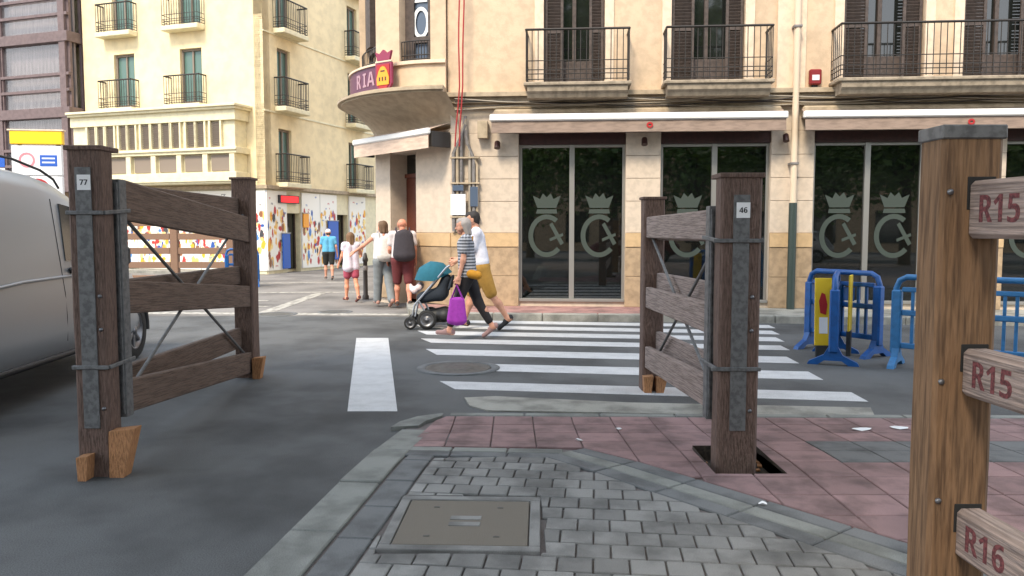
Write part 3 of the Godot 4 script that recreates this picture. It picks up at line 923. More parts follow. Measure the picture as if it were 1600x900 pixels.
	for k in 2:
		var w: Array = wins[k]
		var o = node("bay_window", b)
		var p = mb()
		arc(p, c, 1.70, 1.74, w[0], w[1], 4.48, 6.6, 8)
		put(done(p), "pane", M.pane_blue if k == 0 else M.pane_dark, o)
		p = mb()
		arc(p, c, 1.742, 1.80, w[0], w[0] + 3.2, 4.48, 6.6, 2)
		arc(p, c, 1.742, 1.80, w[1] - (6.0 if k == 0 else 3.2), w[1], 4.48, 6.6, 2)
		arc(p, c, 1.742, 1.80, w[0] + 3.2, w[1] - (6.0 if k == 0 else 3.2), 4.84, 4.95, 6)
		if k == 1: arc(p, c, 1.742, 1.86, 58, 75, 4.96, 6.6, 4)
		put(done(p), "frame", M.shutter, o)
		if k == 0:
			p = mb()
			ring_part(p, Vector2.ZERO, 0.17, 0.28, 0.065, 0, 359, 0, 0.003)
			prism(p, PackedVector2Array([Vector2(-0.13, 0.36), Vector2(0.13, 0.36), Vector2(0.11, 0.41), Vector2(-0.11, 0.41)]), 0, 0.003)
			var fa = deg_to_rad(15.0)
			put(done(p), "emblem", M.white, o, Transform3D(Basis(Vector3.UP, -fa), Vector3(c.x - 1.765 * sin(fa), 5.2, c.y + 1.765 * cos(fa))))
		p = mb()
		var steps = 10
		for y: float in [4.53, 4.85, 4.60]:
			var pts = []
			for j in steps + 1:
				var f = deg_to_rad(lerpf(w[0] + 0.5, w[1] - 0.5, float(j) / steps))
				pts.append(Vector3(c.x - 1.93 * sin(f), y, c.y + 1.93 * cos(f)))
			tube(p, pts, [0.012], 5)
		for j in steps + 1:
			var f = deg_to_rad(lerpf(w[0] + 0.5, w[1] - 0.5, float(j) / steps))
			var q = Vector3(c.x - 1.93 * sin(f), 4.481, c.y + 1.93 * cos(f))
			tube(p, [q, q + Vector3(0, 0.37, 0)], [0.008], 5)
		put(done(p), "window_guard", M.black_iron, o)
	# roof slab and upper floors closed
	boxes([[-3.1, H, -14.0, 15.0, H + 0.3, 0.35]], "roof", M.cornice, b)
	boxes([[-2.5, 0.0, -14.0, 15.0, H, -13.7], [14.7, 0.0, -13.7, 15.0, H, -0.5]], "back_wall", M.cream, b)

	# ---- things fixed to the building
	var fx = b.transform
	# curved sign with crest
	var sg = thing("cafe_sign", "curved purple sign board with pale letters on the rounded bay", "sign")
	sg.transform = fx
	var s6 = mb()
	arc(s6, c, 2.13, 2.17, 33, 100, 3.99, 4.44, 24)
	put(done(s6), "board", M.purple, sg)
	s6 = mb()
	arc(s6, c, 2.12, 2.20, 33, 100, 4.44, 4.475, 24)
	put(done(s6), "top_trim", M.cream_trim, sg)
	var txt = "RIA"
	for k in 3:
		var f = deg_to_rad([52.0, 45.5, 40.0][k])
		words(txt[k], 0.25, "letter", M.letter_pale, sg, Transform3D(Basis(Vector3.UP, -f), Vector3(c.x - 2.175 * sin(f), 4.22, c.y + 2.175 * cos(f))), 0.01)
	var cr = thing("crest_sign", "purple shield sign with a crown and golden bell on red", "sign")
	var fc = deg_to_rad(29.0)
	cr.transform = fx * Transform3D(Basis(Vector3.UP, -fc), Vector3(c.x - 2.25 * sin(fc), 4.2, c.y + 2.25 * cos(fc)))
	var p2 = mb()
	prism(p2, PackedVector2Array([Vector2(-0.19, 0.25), Vector2(-0.19, -0.12), Vector2(-0.11, -0.24), Vector2(0, -0.30), Vector2(0.11, -0.24), Vector2(0.19, -0.12), Vector2(0.19, 0.25)]), -0.05, 0.0)
	put(done(p2), "shield", M.magenta, cr)
	p2 = mb()
	prism(p2, PackedVector2Array([Vector2(-0.15, 0.22), Vector2(-0.15, -0.10), Vector2(-0.08, -0.20), Vector2(0, -0.25), Vector2(0.08, -0.20), Vector2(0.15, -0.10), Vector2(0.15, 0.22)]), 0.0, 0.012)
	put(done(p2), "field", M.red_sign, cr)
	p2 = mb()
	prism(p2, PackedVector2Array([Vector2(-0.14, -0.14), Vector2(0.14, -0.14), Vector2(0.145, -0.02), Vector2(0.10, 0.10), Vector2(0.05, 0.17), Vector2(0.0, 0.19), Vector2(-0.05, 0.17), Vector2(-0.10, 0.10), Vector2(-0.145, -0.02)]), 0.012, 0.022)
	put(done(p2), "bell", M.gold, cr)
	boxes([[-0.05, 0.09, 0.022, 0.05, 0.115, 0.026], [-0.09, -0.07, 0.022, -0.06, 0.0, 0.026], [-0.02, -0.07, 0.022, 0.01, 0.0, 0.026], [0.05, -0.07, 0.022, 0.08, 0.0, 0.026]], "bell_marks", M.dark_red, cr, Transform3D.IDENTITY, 0.001)
	boxes([[-0.19, 0.255, -0.04, 0.19, 0.285, 0.01]], "trim", M.cream_trim, cr)
	p2 = mb()
	prism(p2, PackedVector2Array([Vector2(-0.14, 0.29), Vector2(0.14, 0.29), Vector2(0.19, 0.45), Vector2(0.09, 0.41), Vector2(0.0, 0.48), Vector2(-0.09, 0.41), Vector2(-0.19, 0.45)]), -0.045, 0.005)
	put(done(p2), "crown", M.magenta, cr)
	# downpipe
	var dp = thing("downpipe", "cream downpipe with a dark green iron foot between the cafe windows", "downpipe")
	dp.transform = fx * at3(Vector3(4.86, 0, 0.11))
	tubes([[Vector3(0, 1.95, 0.04), Vector3(0, H - 0.1, 0.04)]], 0.055, "pipe", M.pipe_cream, dp, 10)
	tubes([[Vector3(0.0, 0.115, 0.04), Vector3(0, 1.95, 0.04)]], 0.068, "shoe", M.pipe_green, dp, 10)
	for y: float in [2.6, 4.9]: boxes([[-0.07, y, -0.11, 0.07, y + 0.04, 0.105]], "clip", M.pipe_grey, dp)
	# alarm
	var al = thing("alarm_box", "small red and white alarm box above the cornice", "alarm")
	al.transform = fx * at3(Vector3(5.2, 3.9, 0.0))
	boxes([[-0.10, 0.06, 0.002, 0.10, 0.32, 0.10]], "case", M.red_plastic, al, Transform3D.IDENTITY, 0.02)
	boxes([[-0.06, 0.13, 0.10, 0.06, 0.22, 0.105]], "plate", M.white, al)
	boxes([[-0.05, 0.0, 0.002, 0.05, 0.06, 0.05]], "bracket", M.black_iron, al)
	# cables along the cornice
	var seen = ["thin pale cable lowest in the bundle along the cafe cornice", "thin dark cable second lowest in the bundle along the cafe cornice", "pale cable in the middle of the bundle along the cafe cornice", "thin dark cable second highest in the bundle along the cafe cornice", "thin pale cable highest in the bundle along the cafe cornice"]
	for k in 5:
		var pts = []
		for j in 40:
			var u = lerpf(-1.0, 9.5, j / 39.0)
			pts.append(Vector3(u, 3.655 + k * 0.028 + 0.03 * sin(u * (1.1 + k * 0.3) + k) - 0.03 * absf(sin(u * 1.3 + k * 2.0)), 0.12 + 0.012 * k))
		var cn = tubes([pts], 0.011, numbered("facade_cable"), M.cable_dark if k % 2 else M.cable, self, 5)
		cn.transform = fx
		tag(cn, seen[k], "cable", "cables along the cornice")
	# conduit group beside the entrance
	var cg = thing("conduit_bundle", "grey electric conduits with posters on the wall beside cafe window", "conduit")
	cg.transform = fx * at3(Vector3(-0.8, 0, 0.02))
	for k in 6:
		var xx: float = [-0.24, -0.17, -0.10, 0.05, 0.12, 0.18][k]
		var tl: float = [2.85, 2.95, 3.0, 2.9, 2.75, 2.65][k]
		tubes([[Vector3(xx, 1.46, 0.04), Vector3(xx, tl, 0.04), Vector3(lerpf(xx, -0.05, 0.7), tl + 0.28, 0.05), Vector3(-0.02, tl + 0.5, 0.06)]], [0.033, 0.028, 0.03, 0.026, 0.033, 0.024][k], "conduit", [M.pipe_grey, M.cornice, M.pipe_grey, M.cable, M.pipe_grey, M.cornice][k], cg, 8)
	for y: float in [1.7, 2.3, 2.75]: boxes([[-0.3, y, 0.0, 0.23, y + 0.03, 0.085]], "saddle", M.cornice, cg)
	boxes([[-0.29, 1.75, 0.078, -0.02, 2.12, 0.09]], "poster", M.white, cg)
	boxes([[0.06, 1.9, 0.078, 0.2, 2.25, 0.09], [-0.25, 2.18, 0.078, -0.06, 2.28, 0.09]], "sticker", M.pane_blue, cg)
	boxes([[0.2, 3.1, 0.0, 0.38, 3.4, 0.14]], "junction_box", M.cornice, cg)
	var rp = [[], []]
	for j in 30:
		var y = lerpf(H, 2.95, j / 29.0)
		for k in 2: rp[k].append(Vector3(-0.86 - 0.10 * smoothstep(4.2, 3.0, y) + (0.035 if k else -0.035) + 0.015 * sin(y * 2.3 + k), y, 0.24 + 0.02 * sin(y * 1.7)))
	for k in 2:
		var o = tubes([rp[k]], 0.014, numbered("hanging_cable"), M.cable_red, self, 6)
		o.transform = fx
		tag(o, ["dark red cable hanging on the bay side of its twin", "dark red cable hanging on the cafe window side of its twin"][k], "cable", "red cables by the bay")

# ------------------------------------------------------------------ buildings across the side street
func plain_window(parent: Node, xf: Transform3D, w: float, h: float, m: Material, called := "window") -> void:
	var o = node(called, parent, xf)
	put(cb(Vector3(w, h, 0.03), 0.002), "pane", m, o, at3(Vector3(0, h / 2, -0.18)))
	boxes([[-w / 2, 0, -0.165, -w / 2 + 0.06, h, -0.10], [w / 2 - 0.06, 0, -0.165, w / 2, h, -0.10], [-0.03, 0, -0.165, 0.03, h, -0.115], [-w / 2 + 0.06, h - 0.07, -0.165, w / 2 - 0.06, h, -0.105], [-w / 2 + 0.06, 0, -0.165, w / 2 - 0.06, 0.12, -0.105]], "frame", M.louvre, o)

func wall_with_holes(parent: Node, xf: Transform3D, x0: float, x1: float, y0: float, y1: float, holes: Array, m: Material, called: String, thick := 0.35) -> void:
	# holes share columns: [x, w, [[y, h], ...]] sorted by x
	var l = []
	var x = x0
	for c: Array in holes:
		var a: float = c[0] - c[1] / 2
		var b2: float = c[0] + c[1] / 2
		l.append([x, y0, -thick, a, y1, 0.0])
		var y = y0
		for v: Array in c[2]:
			l.append([a, y, -thick, b2, v[0], 0.0])
			l.append([a, v[0], -thick, b2, v[0] + v[1], -0.2])
			y = v[0] + v[1]
		l.append([a, y, -thick, b2, y1, 0.0])
		x = b2
	l.append([x, y0, -thick, x1, y1, 0.0])
	boxes(l, called, m, parent, xf, 0.002)

func small_balcony(parent: Node, xf: Transform3D, w: float, depth := 0.45) -> void:
	var o = node("balcony", parent, xf)
	boxes([[-w / 2, -0.16, 0.0, w / 2, 0.0, depth]], "slab", M.ivory, o, Transform3D.IDENTITY, 0.02)
	railing(w - 0.06, depth - 0.05, 0.95, o, M.black_iron, 0.1, 0.010)

func poster_texture(seed_: int) -> ImageTexture:
	var r = RandomNumberGenerator.new()
	r.seed = seed_
	var img = Image.create(256, 256, false, Image.FORMAT_RGB8)
	img.fill(Color(0.93, 0.92, 0.88))
	var pal = [Color(0.90, 0.66, 0.18), Color(0.88, 0.72, 0.42), Color(0.70, 0.20, 0.18), Color(0.15, 0.32, 0.62), Color(0.55, 0.36, 0.22), Color(0.94, 0.84, 0.55), Color(0.30, 0.50, 0.75), Color(0.25, 0.24, 0.26)]
	var blot = func(cx: float, cy: float, rx: float, ry: float, c: Color) -> void:
		for y in range(maxi(0, int(cy - ry)), mini(256, int(cy + ry))):
			for x in range(maxi(0, int(cx - rx)), mini(256, int(cx + rx))):
				var q = Vector2((x - cx) / rx, (y - cy) / ry).length()
				if q < 1.0 - 0.35 * absf(sin(x * 0.31 + y * 0.17 + cx)): img.set_pixel(x, y, c)
	for k in 56:
		var cx = r.randf_range(10, 246)
		var cy = r.randf_range(60, 236)
		var c: Color = pal[r.randi_range(0, 7)]
		if r.randf() < 0.45: c = pal[[0, 1, 5, 2][r.randi_range(0, 3)]]
		blot.call(cx, cy, r.randf_range(8, 26), r.randf_range(6, 22), c)
	for k in 14:
		var x = r.randi_range(8, 220)
		var y = r.randi_range(10, 240)
		var c: Color = [Color(0.25, 0.24, 0.26), Color(0.70, 0.20, 0.18), Color(0.15, 0.32, 0.62)][r.randi_range(0, 2)]
		for j in r.randi_range(3, 7):
			img.fill_rect(Rect2i(mini(x + j * 5, 251), y, 3, r.randi_range(3, 7)), c)
	return ImageTexture.create_from_image(img)

func yellow_building() -> void:
	var b = thing("yellow_house", "pale yellow apartment house with ivory louvred gallery and small balconies", "building", V(-8.1, 0, 26.5))
	var R = Transform3D(Basis(Vector3.UP, deg_to_rad(71.0)), Vector3.ZERO)
	var F = Transform3D(Basis(Vector3.UP, deg_to_rad(-19.0)), Vector3.ZERO)
	var H = 14.0
	var cols = []
	for cx: Array in [[1.13, 0.74], [5.68, 0.74], [9.5, 0.74]]:
		cols.append([cx[0], cx[1], [[3.08, 1.8], [5.6, 1.95], [8.15, 1.95], [10.7, 1.95]]])
	wall_with_holes(b, R, 0.0, 14.0, 2.95, H, cols, M.yellow_wall, "side_wall")
	for c: Array in cols:
		for v: Array in c[2]:
			plain_window(b, R * at3(Vector3(c[0], v[0], 0)), c[1], v[1], M.green_glass)
			small_balcony(b, R * at3(Vector3(c[0] + 0.15, v[0] - 0.02, 0)), 1.45)
	boxes([[0.0, 5.36, 0.0, 14.0, 5.42, 0.03], [0.0, 7.92, 0.0, 14.0, 7.97, 0.03]], "string_course", M.ivory, b, R)
	var fc = []
	for cx: Array in [[-5.72, 0.9], [-2.88, 0.9]]:
		fc.append([cx[0], cx[1], [[5.72, 1.85], [8.32, 1.95], [10.9, 1.95]]])
	wall_with_holes(b, F, -7.55, 0.0, 2.95, H, fc, M.yellow_wall, "front_wall")
	for c: Array in fc:
		for v: Array in c[2]:
			plain_window(b, F * at3(Vector3(c[0], v[0], 0)), c[1], v[1], M.green_glass)
			small_balcony(b, F * at3(Vector3(c[0] - 0.12, v[0] - 0.04, 0)), 1.5, 0.4)
	# louvred gallery
	var g = node("gallery", b, F)
	boxes([[-7.5, 5.02, 0.0, -0.6, 5.36, 0.72], [-7.5, 5.36, 0.0, -0.5, 5.44, 0.84], [-7.5, 5.44, 0.0, -0.45, 5.52, 0.92], [-7.5, 3.96, 0.0, -0.58, 4.16, 0.72], [-7.5, 4.06, 0.72, -0.56, 4.12, 0.78], [-7.5, 3.06, 0.0, -0.6, 3.36, 0.72], [-7.5, 3.0, 0.0, -0.6, 3.06, 0.66]], "body", M.ivory, g, Transform3D.IDENTITY, 0.01)
	boxes([[-7.5, 4.16, 0.0, -0.7, 5.02, 0.60], [-7.5, 3.36, 0.0, -0.7, 3.96, 0.55]], "core", M.ivory, g, Transform3D.IDENTITY, 0.01)
	var posts = []
	var xs = []
	for px: Array in [[161, 173], [176, 187], [190, 202], [212, 222], [226, 236], [247, 258], [263, 273], [278, 289], [294, 304], [316, 327], [331, 341], [352, 364]]:
		xs.append([-(0.60 + (388.0 - px[0]) / 253.0 * 6.85), -(0.60 + (388.0 - px[1]) / 253.0 * 6.85)])
	for k in xs.size():
		var a: float = xs[k][0]
		var e: float = xs[k][1]
		posts.append([a - 0.10, 4.16, 0.6, a - 0.02, 5.02, 0.70])
		posts.append([e + 0.02, 4.16, 0.6, e + 0.09, 5.02, 0.70])
		var o = mb()
		cbox(o, Vector3((a + e) / 2, 4.59, 0.605), Vector3(e - a, 0.80, 0.012), 0.002)
		for j in 13: cbox(o, Vector3((a + e) / 2, 4.22 + j * 0.062, 0.63), Vector3(e - a, 0.05, 0.008), 0.001, Basis(Vector3.RIGHT, 0.5))
		put(done(o), "louvre", M.louvre, g)
	for k in 6:
		var x = -6.6 + k * 1.06
		boxes([[x - 0.36, 3.40, 0.56, x + 0.36, 3.92, 0.60]], "lower_panel", M.louvre, g)
		posts.append([x + 0.42, 3.36, 0.55, x + 0.62, 3.96, 0.69])
	boxes(posts, "mullions", M.ivory, g)
	# ground floor shop: piers and decorated panels
	boxes([[-7.55, 2.83, -0.35, 0.1, 2.95, 0.1]], "shop_cornice", M.cornice, b, F)
	boxes([[0.0, 2.83, -0.35, 14.0, 2.95, 0.12]], "shop_cornice", M.cornice, b, R)
	boxes([[-7.55, 0.0, -0.35, 0.0, 2.83, -0.03]], "shop_wall", M.ivory, b, F)
	boxes([[0.0, 0.0, -0.35, 1.15, 2.83, -0.03], [1.95, 0.0, -0.35, 4.35, 2.83, -0.03], [5.2, 0.0, -0.35, 14.0, 2.83, -0.03], [1.15, 2.05, -0.35, 1.95, 2.83, -0.03], [4.35, 2.05, -0.35, 5.2, 2.83, -0.03], [1.15, 0.0, -0.35, 1.95, 2.05, -0.30], [4.35, 0.0, -0.35, 5.2, 2.05, -0.30]], "shop_wall", M.ivory, b, R)
	var spans = [[R, -0.0, 1.1, 5], [R, 2.0, 3.15, 6], [R, 3.18, 4.32, 7], [R, 5.25, 6.5, 8], [F, -1.3, -0.02, 9], [F, -2.65, -1.33, 10], [F, -4.0, -2.68, 11], [F, -5.35, -4.03, 12], [F, -6.7, -5.38, 13]]
	for s: Array in spans:
		var m = mat(Color.WHITE, 0.6)
		m.albedo_texture = poster_texture(s[3])
		var w: float = s[2] - s[1]
		var st = mb()
		st.set_smooth_group(0xFFFFFFFF)
		var q = [Vector3(-w / 2, 0, 0), Vector3(w / 2, 0, 0), Vector3(w / 2, 2.66, 0), Vector3(-w / 2, 2.66, 0)]
		var uv = [Vector2(0, 1), Vector2(1, 1), Vector2(1, 0), Vector2(0, 0)]
		for k: int in [0, 2, 1, 0, 3, 2]:
			st.set_uv(uv[k])
			st.add_vertex(q[k])
		var pn = node("display_panel", b, s[0] * at3(Vector3((s[1] + s[2]) / 2, 0.12, 0.03)))
		boxes([[-w / 2, 0, -0.06, w / 2, 2.66, -0.004]], "backing", M.white, pn)
		put(done(st), "print", m, pn)
	for dd: Array in [[1.55, 0.8], [4.775, 0.85]]:
		var o = node("shop_door", b, R * at3(Vector3(dd[0], 0.1, -0.28)))
		boxes([[-dd[1] / 2, 0, 0, dd[1] / 2, 1.95, 0.02]], "glass_leaf", M.pane_dark, o)
		boxes([[-dd[1] / 2, 0, 0.021, -dd[1] / 2 + 0.06, 1.95, 0.06], [dd[1] / 2 - 0.06, 0, 0.021, dd[1] / 2, 1.95, 0.06]], "frame", M.shutter, o)
	boxes([[13.7, 0, -9, 14.0, H, -0.35]], "end_wall", M.yellow_wall, b, R)
	var roof = mb()
	prism(roof, PackedVector2Array([Vector2(0, 0), Vector2(0.326 * 14, 0.946 * 14), Vector2(0.326 * 14 - 0.946 * 7.5, 0.946 * 14 + 0.326 * 7.5), Vector2(-0.946 * 7.5, 0.326 * 7.5)]), H, H + 0.25, Transform3D(Basis(Vector3(1, 0, 0), Vector3(0, 0, -1), Vector3(0, 1, 0)), Vector3.ZERO))
	put(done(roof), "roof", M.cornice, b)
	# display goods by the shop doors
	var xfb = b.transform
	var goods = [[0.95, "blue display banner hanging by the shop door", M.sign_blue, 0.42, 1.2, 0.15], [2.15, "yellow display banner left of the red tiled shop prints", M.gold, 0.35, 0.5, 1.55], [3.95, "blue costume banner beside the second shop door", M.sign_blue, 0.7, 1.45, 0.35]]
	for k in goods.size():
		var gd: Array = goods[k]
		var o = thing("display_banner", ["blue display banner standing by the first shop door", "short yellow banner high beside the first shop door", "wide blue banner beside the second shop door"][k], "banner")
		o.transform = xfb * R * at3(Vector3(gd[0], gd[5], 0.06))
		boxes([[-gd[3] / 2, 0, 0, gd[3] / 2, gd[4], 0.05]], "panel", gd[2], o, Transform3D.IDENTITY, 0.015)
		boxes([[-gd[3] / 2 - 0.03, gd[4], -0.01, gd[3] / 2 + 0.03, gd[4] + 0.03, 0.06]], "rod", M.alu, o)
	var led = thing("led_sign", "small lit red sign above the decorated shop door", "sign")
	led.transform = xfb * R * at3(Vector3(1.18, 2.38, -0.03))
	boxes([[-0.58, 0, 0, 0.58, 0.27, 0.13]], "case", M.black_plastic, led)
	var lm = mat(Color(0.8, 0.05, 0.06), 0.5)
	lm.emission_enabled = true
	lm.emission = Color(0.85, 0.03, 0.05)
	lm.emission_energy_multiplier = 0.8
	boxes([[-0.50, 0.03, 0.131, 0.50, 0.24, 0.14]], "red_light_screen", lm, led)

func gallery_building() -> void:
	var b = thing("brown_gallery_house", "brown framed glazed gallery house beside the yellow building", "building", V(-8.1, 0, 26.5), deg_to_rad(-19.0))
	var H = 14.0
	boxes([[-22.0, 0.0, -8.0, -7.57, H, -0.4]], "wall", M.yellow_wall, b)
	boxes([[-22.0, 0.0, -0.4, -7.7, 2.9, 0.0]], "base", M.stone_low, b)
	var z = 0.55
	for f in 4:
		var y0 = 3.0 + f * 2.62
		boxes([[-22.0, y0 - 0.18, -0.4, -7.62, y0 + 0.17, z + 0.06]], "floor_band", M.brown_frame, b)
		boxes([[-22.0, y0 + 0.72, z - 0.09, -7.64, y0 + 0.82, z + 0.02], [-22.0, y0 + 1.28, z - 0.09, -7.64, y0 + 1.38, z + 0.02]], "rail", M.brown_frame, b)
		boxes([[-22.0, y0 + 0.17, 0.12, -7.75, y0 + 2.44, 0.2]], "curtain", M.curtain, b)
		for k in 5:
			var x = -7.9 - k * 3.1
			boxes([[x - 0.14, y0 + 0.17, z - 0.1, x + 0.14, y0 + 2.44, z + 0.03]], "post", M.brown_frame, b)
			if k < 4:
				var o = node("window", b, at3(Vector3(x - 1.55, y0 + 0.17, z - 0.05)))
				put(cb(Vector3(2.80, 2.26, 0.01), 0.001), "pane", M.glass_clear, o, at3(Vector3(0, 1.135, -0.06)))
				boxes([[-1.40, 0.0, -0.05, -1.34, 2.27, 0.03]], "mullion", M.brown_frame, o)
		boxes([[-7.75, y0 + 0.17, -0.4, -7.66, y0 + 2.44, -0.02], [-7.75, y0 + 0.17, 0.36, -7.66, y0 + 2.44, 0.46]], "post", M.brown_frame, b)
	boxes([[-22.0, 3.0 + 4 * 2.62 - 0.18, -0.4, -7.62, H + 0.2, z + 0.06]], "parapet", M.brown_frame, b)

# ------------------------------------------------------------------ what stands behind the camera and shows in the glass
func opposite_side() -> void:
	var b = thing("opposite_house", "beige house row across the road behind the trees", "building", Vector3(8, 0, 26))
	boxes([[-45, 0, 0, 45, 7.0, 6]], "wall", M.stone_low, b)
	boxes([[-45, 3.4, -0.15, 45, 3.7, -0.002]], "string_course", M.cornice, b)
	for f in 2:
		for k in 22:
			var x = -42.0 + k * 4.0
			var y = 0.6 if f == 0 else 4.4 + (f - 1) * 3.2
			box(Vector3(x - 0.8, y, -0.06), Vector3(x + 0.8, y + 2.1, -0.004), "window", M.pane_dark, b)
	var names = ["dark red parked hatchback across the road facing the cafe glass", "silver parked hatchback across the road facing the cafe glass"]
	for k in 2:
		var c = thing("parked_car", names[k], "car", Vector3([4.0, 10.5][k], 0, 8.0), PI / 2, "cars parked across the road")
		var m = mat([Color(0.34, 0.08, 0.09), Color(0.62, 0.63, 0.64)][k], 0.3, 0.3)
		loft(c, [[0.0, 0.55, 0.70, 0.78], [0.15, 0.40, 0.80, 0.95], [0.5, 0.28, 0.84, 1.38], [1.0, 0.24, 0.85, 1.47], [2.0, 0.24, 0.86, 1.46], [2.5, 0.24, 0.86, 1.32], [3.0, 0.24, 0.86, 1.02], [3.7, 0.26, 0.84, 0.90], [3.95, 0.34, 0.74, 0.74], [4.05, 0.45, 0.60, 0.62]], m, "body")
		for w: Array in [[0.75, 0.78], [0.75, -0.78], [3.25, 0.78], [3.25, -0.78]]: wheel(c, Vector3(w[1], 0.31, -w[0]), 0.31, 0.2, signf(w[1]))
		for s: float in [-1, 1]:
			side_glass(c, [[0.75, 1.0], [1.0, 1.36], [2.2, 1.36], [2.85, 1.0]], s, 0.83, 0.70, 1.0, 1.4)

func leaf_cloud(center: Vector3, r: Vector3, n: int, size: float, rg: RandomNumberGenerator) -> ArrayMesh:
	var st = mb()
	st.set_smooth_group(0xFFFFFFFF)
	for k in n:
		# clumps inside the crown's volume
		var dir = Vector3(rg.randfn(), rg.randfn(), rg.randfn()).normalized()
		var rad = pow(rg.randf(), 0.42)
		var cl = center + dir * r * rad
		for j in 6:
			var p = cl + Vector3(rg.randfn(), rg.randfn(), rg.randfn()) * 0.28
			var u = Vector3(rg.randfn(), rg.randfn() * 0.6, rg.randfn()).normalized()
			var w = u.cross(Vector3(rg.randfn(), 1.0, rg.randfn())).normalized()
			var s = size * rg.randf_range(0.6, 1.3)
			var a = p - u * s
			var c = p + u * s
			var b = p + w * s * 0.5
			var d = p - w * s * 0.5
			st.add_vertex(a)
			st.add_vertex(b)
			st.add_vertex(c)
			st.add_vertex(a)
			st.add_vertex(c)
			st.add_vertex(d)
	st.generate_normals()
	return st.commit()

func trees() -> void:
	var rg = RandomNumberGenerator.new()
	rg.seed = 5
	# x, z, trunk height, crown radii, crown height, label
	var list = [[2.6, 1.6, 4.6, Vector3(4.6, 2.0, 6.0), 7.3, "broad plane tree overhanging the near pavement behind the big post"],
		[-4.2, 3.0, 4.4, Vector3(3.4, 2.0, 4.6), 7.0, "plane tree across from the cafe behind the left fence"],
		[7.5, 4.2, 3.6, Vector3(3.2, 2.9, 3.6), 5.6, "plane tree further along the near pavement, second from the big post"],
		[12.5, 4.6, 3.4, Vector3(3.0, 2.9, 3.2), 5.2, "plane tree further along the near pavement, third from the big post"],
		[17.5, 5.2, 3.4, Vector3(3.1, 2.9, 3.2), 5.2, "plane tree further along the near pavement, fourth from the big post"],
		[22.5, 5.8, 3.4, Vector3(3.1, 2.9, 3.2), 5.2, "plane tree at the far end of the near pavement row"],
		[5.0, 12.5, 3.2, Vector3(3.2, 2.9, 2.6), 5.0, "dark plane tree in the second row in front of the beige houses"],
		[-3.4, 12.5, 3.2, Vector3(3.0, 2.9, 2.6), 4.9, "dark plane tree at the near end of the second row"],
		[0.9, 13.4, 3.2, Vector3(2.8, 2.9, 2.6), 4.9, "dark plane tree second in the row before the beige houses"],
		[11.5, 13.0, 3.2, Vector3(3.4, 2.9, 2.6), 5.0, "dark plane tree in the second row opposite the middle cafe windows"],
		[18.0, 13.5, 3.2, Vector3(3.4, 2.9, 2.6), 5.0, "dark plane tree at the end of the second row"]]
	for k in list.size():
		var t: Array = list[k]
		var o = thing("plane_tree", t[5], "tree", Vector3(t[0], 0, t[1]), 0.0, "plane trees across the road")
		var st = mb()
		tube(st, [Vector3(0, -0.1, 0), Vector3(0.05, t[2] * 0.5, 0.03), Vector3(0, t[2], 0)], [0.24, 0.19, 0.15], 10)
		var off = Vector3(-1.2, 0, -4.6) if k == 0 else (Vector3(0.2, 0, -3.2) if k == 1 else Vector3.ZERO)
		for j in 7:
			var a = TAU * j / 7.0 + rg.randf() * 0.5
			var e = off + Vector3(cos(a) * t[3].x * 0.7, t[4] + rg.randf_range(-0.6, 1.6), sin(a) * t[3].z * 0.7)
			tube(st, [Vector3(0, t[2] - 0.3, 0), Vector3(e.x * 0.4, lerpf(t[2], e.y, 0.6), e.z * 0.4), e], [0.11, 0.07, 0.025], 6)
		put(done(st), "trunk", M.bark, o)
		put(leaf_cloud(Vector3(off.x, t[4], off.z), t[3], 1500 if k < 2 else 700, 0.17, rg), "crown", M["leaf_%d" % (k % 3)], o)

# ------------------------------------------------------------------ fences
func beam(parent: Node, called: String, a: Vector3, b: Vector3, w: float, h: float, m: Material, bev := 0.008) -> MeshInstance3D:
	var z = (b - a).normalized()
	var x = Vector3.UP.cross(z).normalized()
	var y = z.cross(x)
	return put(cb(Vector3(w, h, a.distance_to(b)), bev), called, m, parent, Transform3D(Basis(x, y, z), (a + b) * 0.5))

func wedge(parent: Node, x: float, y: float, d: float, w: float, h: float, lean: float, m: Material, turn := 0.0) -> void:
	var st = mb()
	prism(st, PackedVector2Array([Vector2(-w * 0.40, 0), Vector2(w * 0.3, 0), Vector2(w * 0.5 + lean, h), Vector2(-w * 0.5 + lean * 0.3, h * 0.94)]), -0.05, 0.05)
	put(done(st), "wedge", m, parent, at3(V(x, y, d), turn))

func rough_post(h: float, w: float, dpt: float, seed_: int) -> ArrayMesh:
	# slightly uneven sawn post: rings with wobble, worn top
	var rg = RandomNumberGenerator.new()
	rg.seed = seed_
	var st = mb()
	var n = 9
	var rings = []
	for k in n + 1:
		var y = h * k / n
		var c = 0.014
		var ring = []
		for q: Array in [[-1, -1, 0], [-1, -1, 1], [1, -1, 1], [1, -1, 0], [1, 1, 0], [1, 1, 1], [-1, 1, 1], [-1, 1, 0]]:
			var x: float = q[0] * (w * 0.5 - (c if q[2] == 1 else 0.0))
			var z: float = q[1] * (dpt * 0.5 - (0.0 if q[2] == 1 else c))
			ring.append(Vector3(x + rg.randf_range(-1, 1) * 0.002, y, z + rg.randf_range(-1, 1) * 0.002))
		rings.append(ring)
	for k in n:
		for j in 8:
			var j2 = (j + 1) % 8
			quad(st, rings[k][j2], rings[k][j], rings[k + 1][j], rings[k + 1][j2])
	for j in range(1, 7):
		tri(st, rings[n][0], rings[n][j + 1], rings[n][j])
	return done(st)

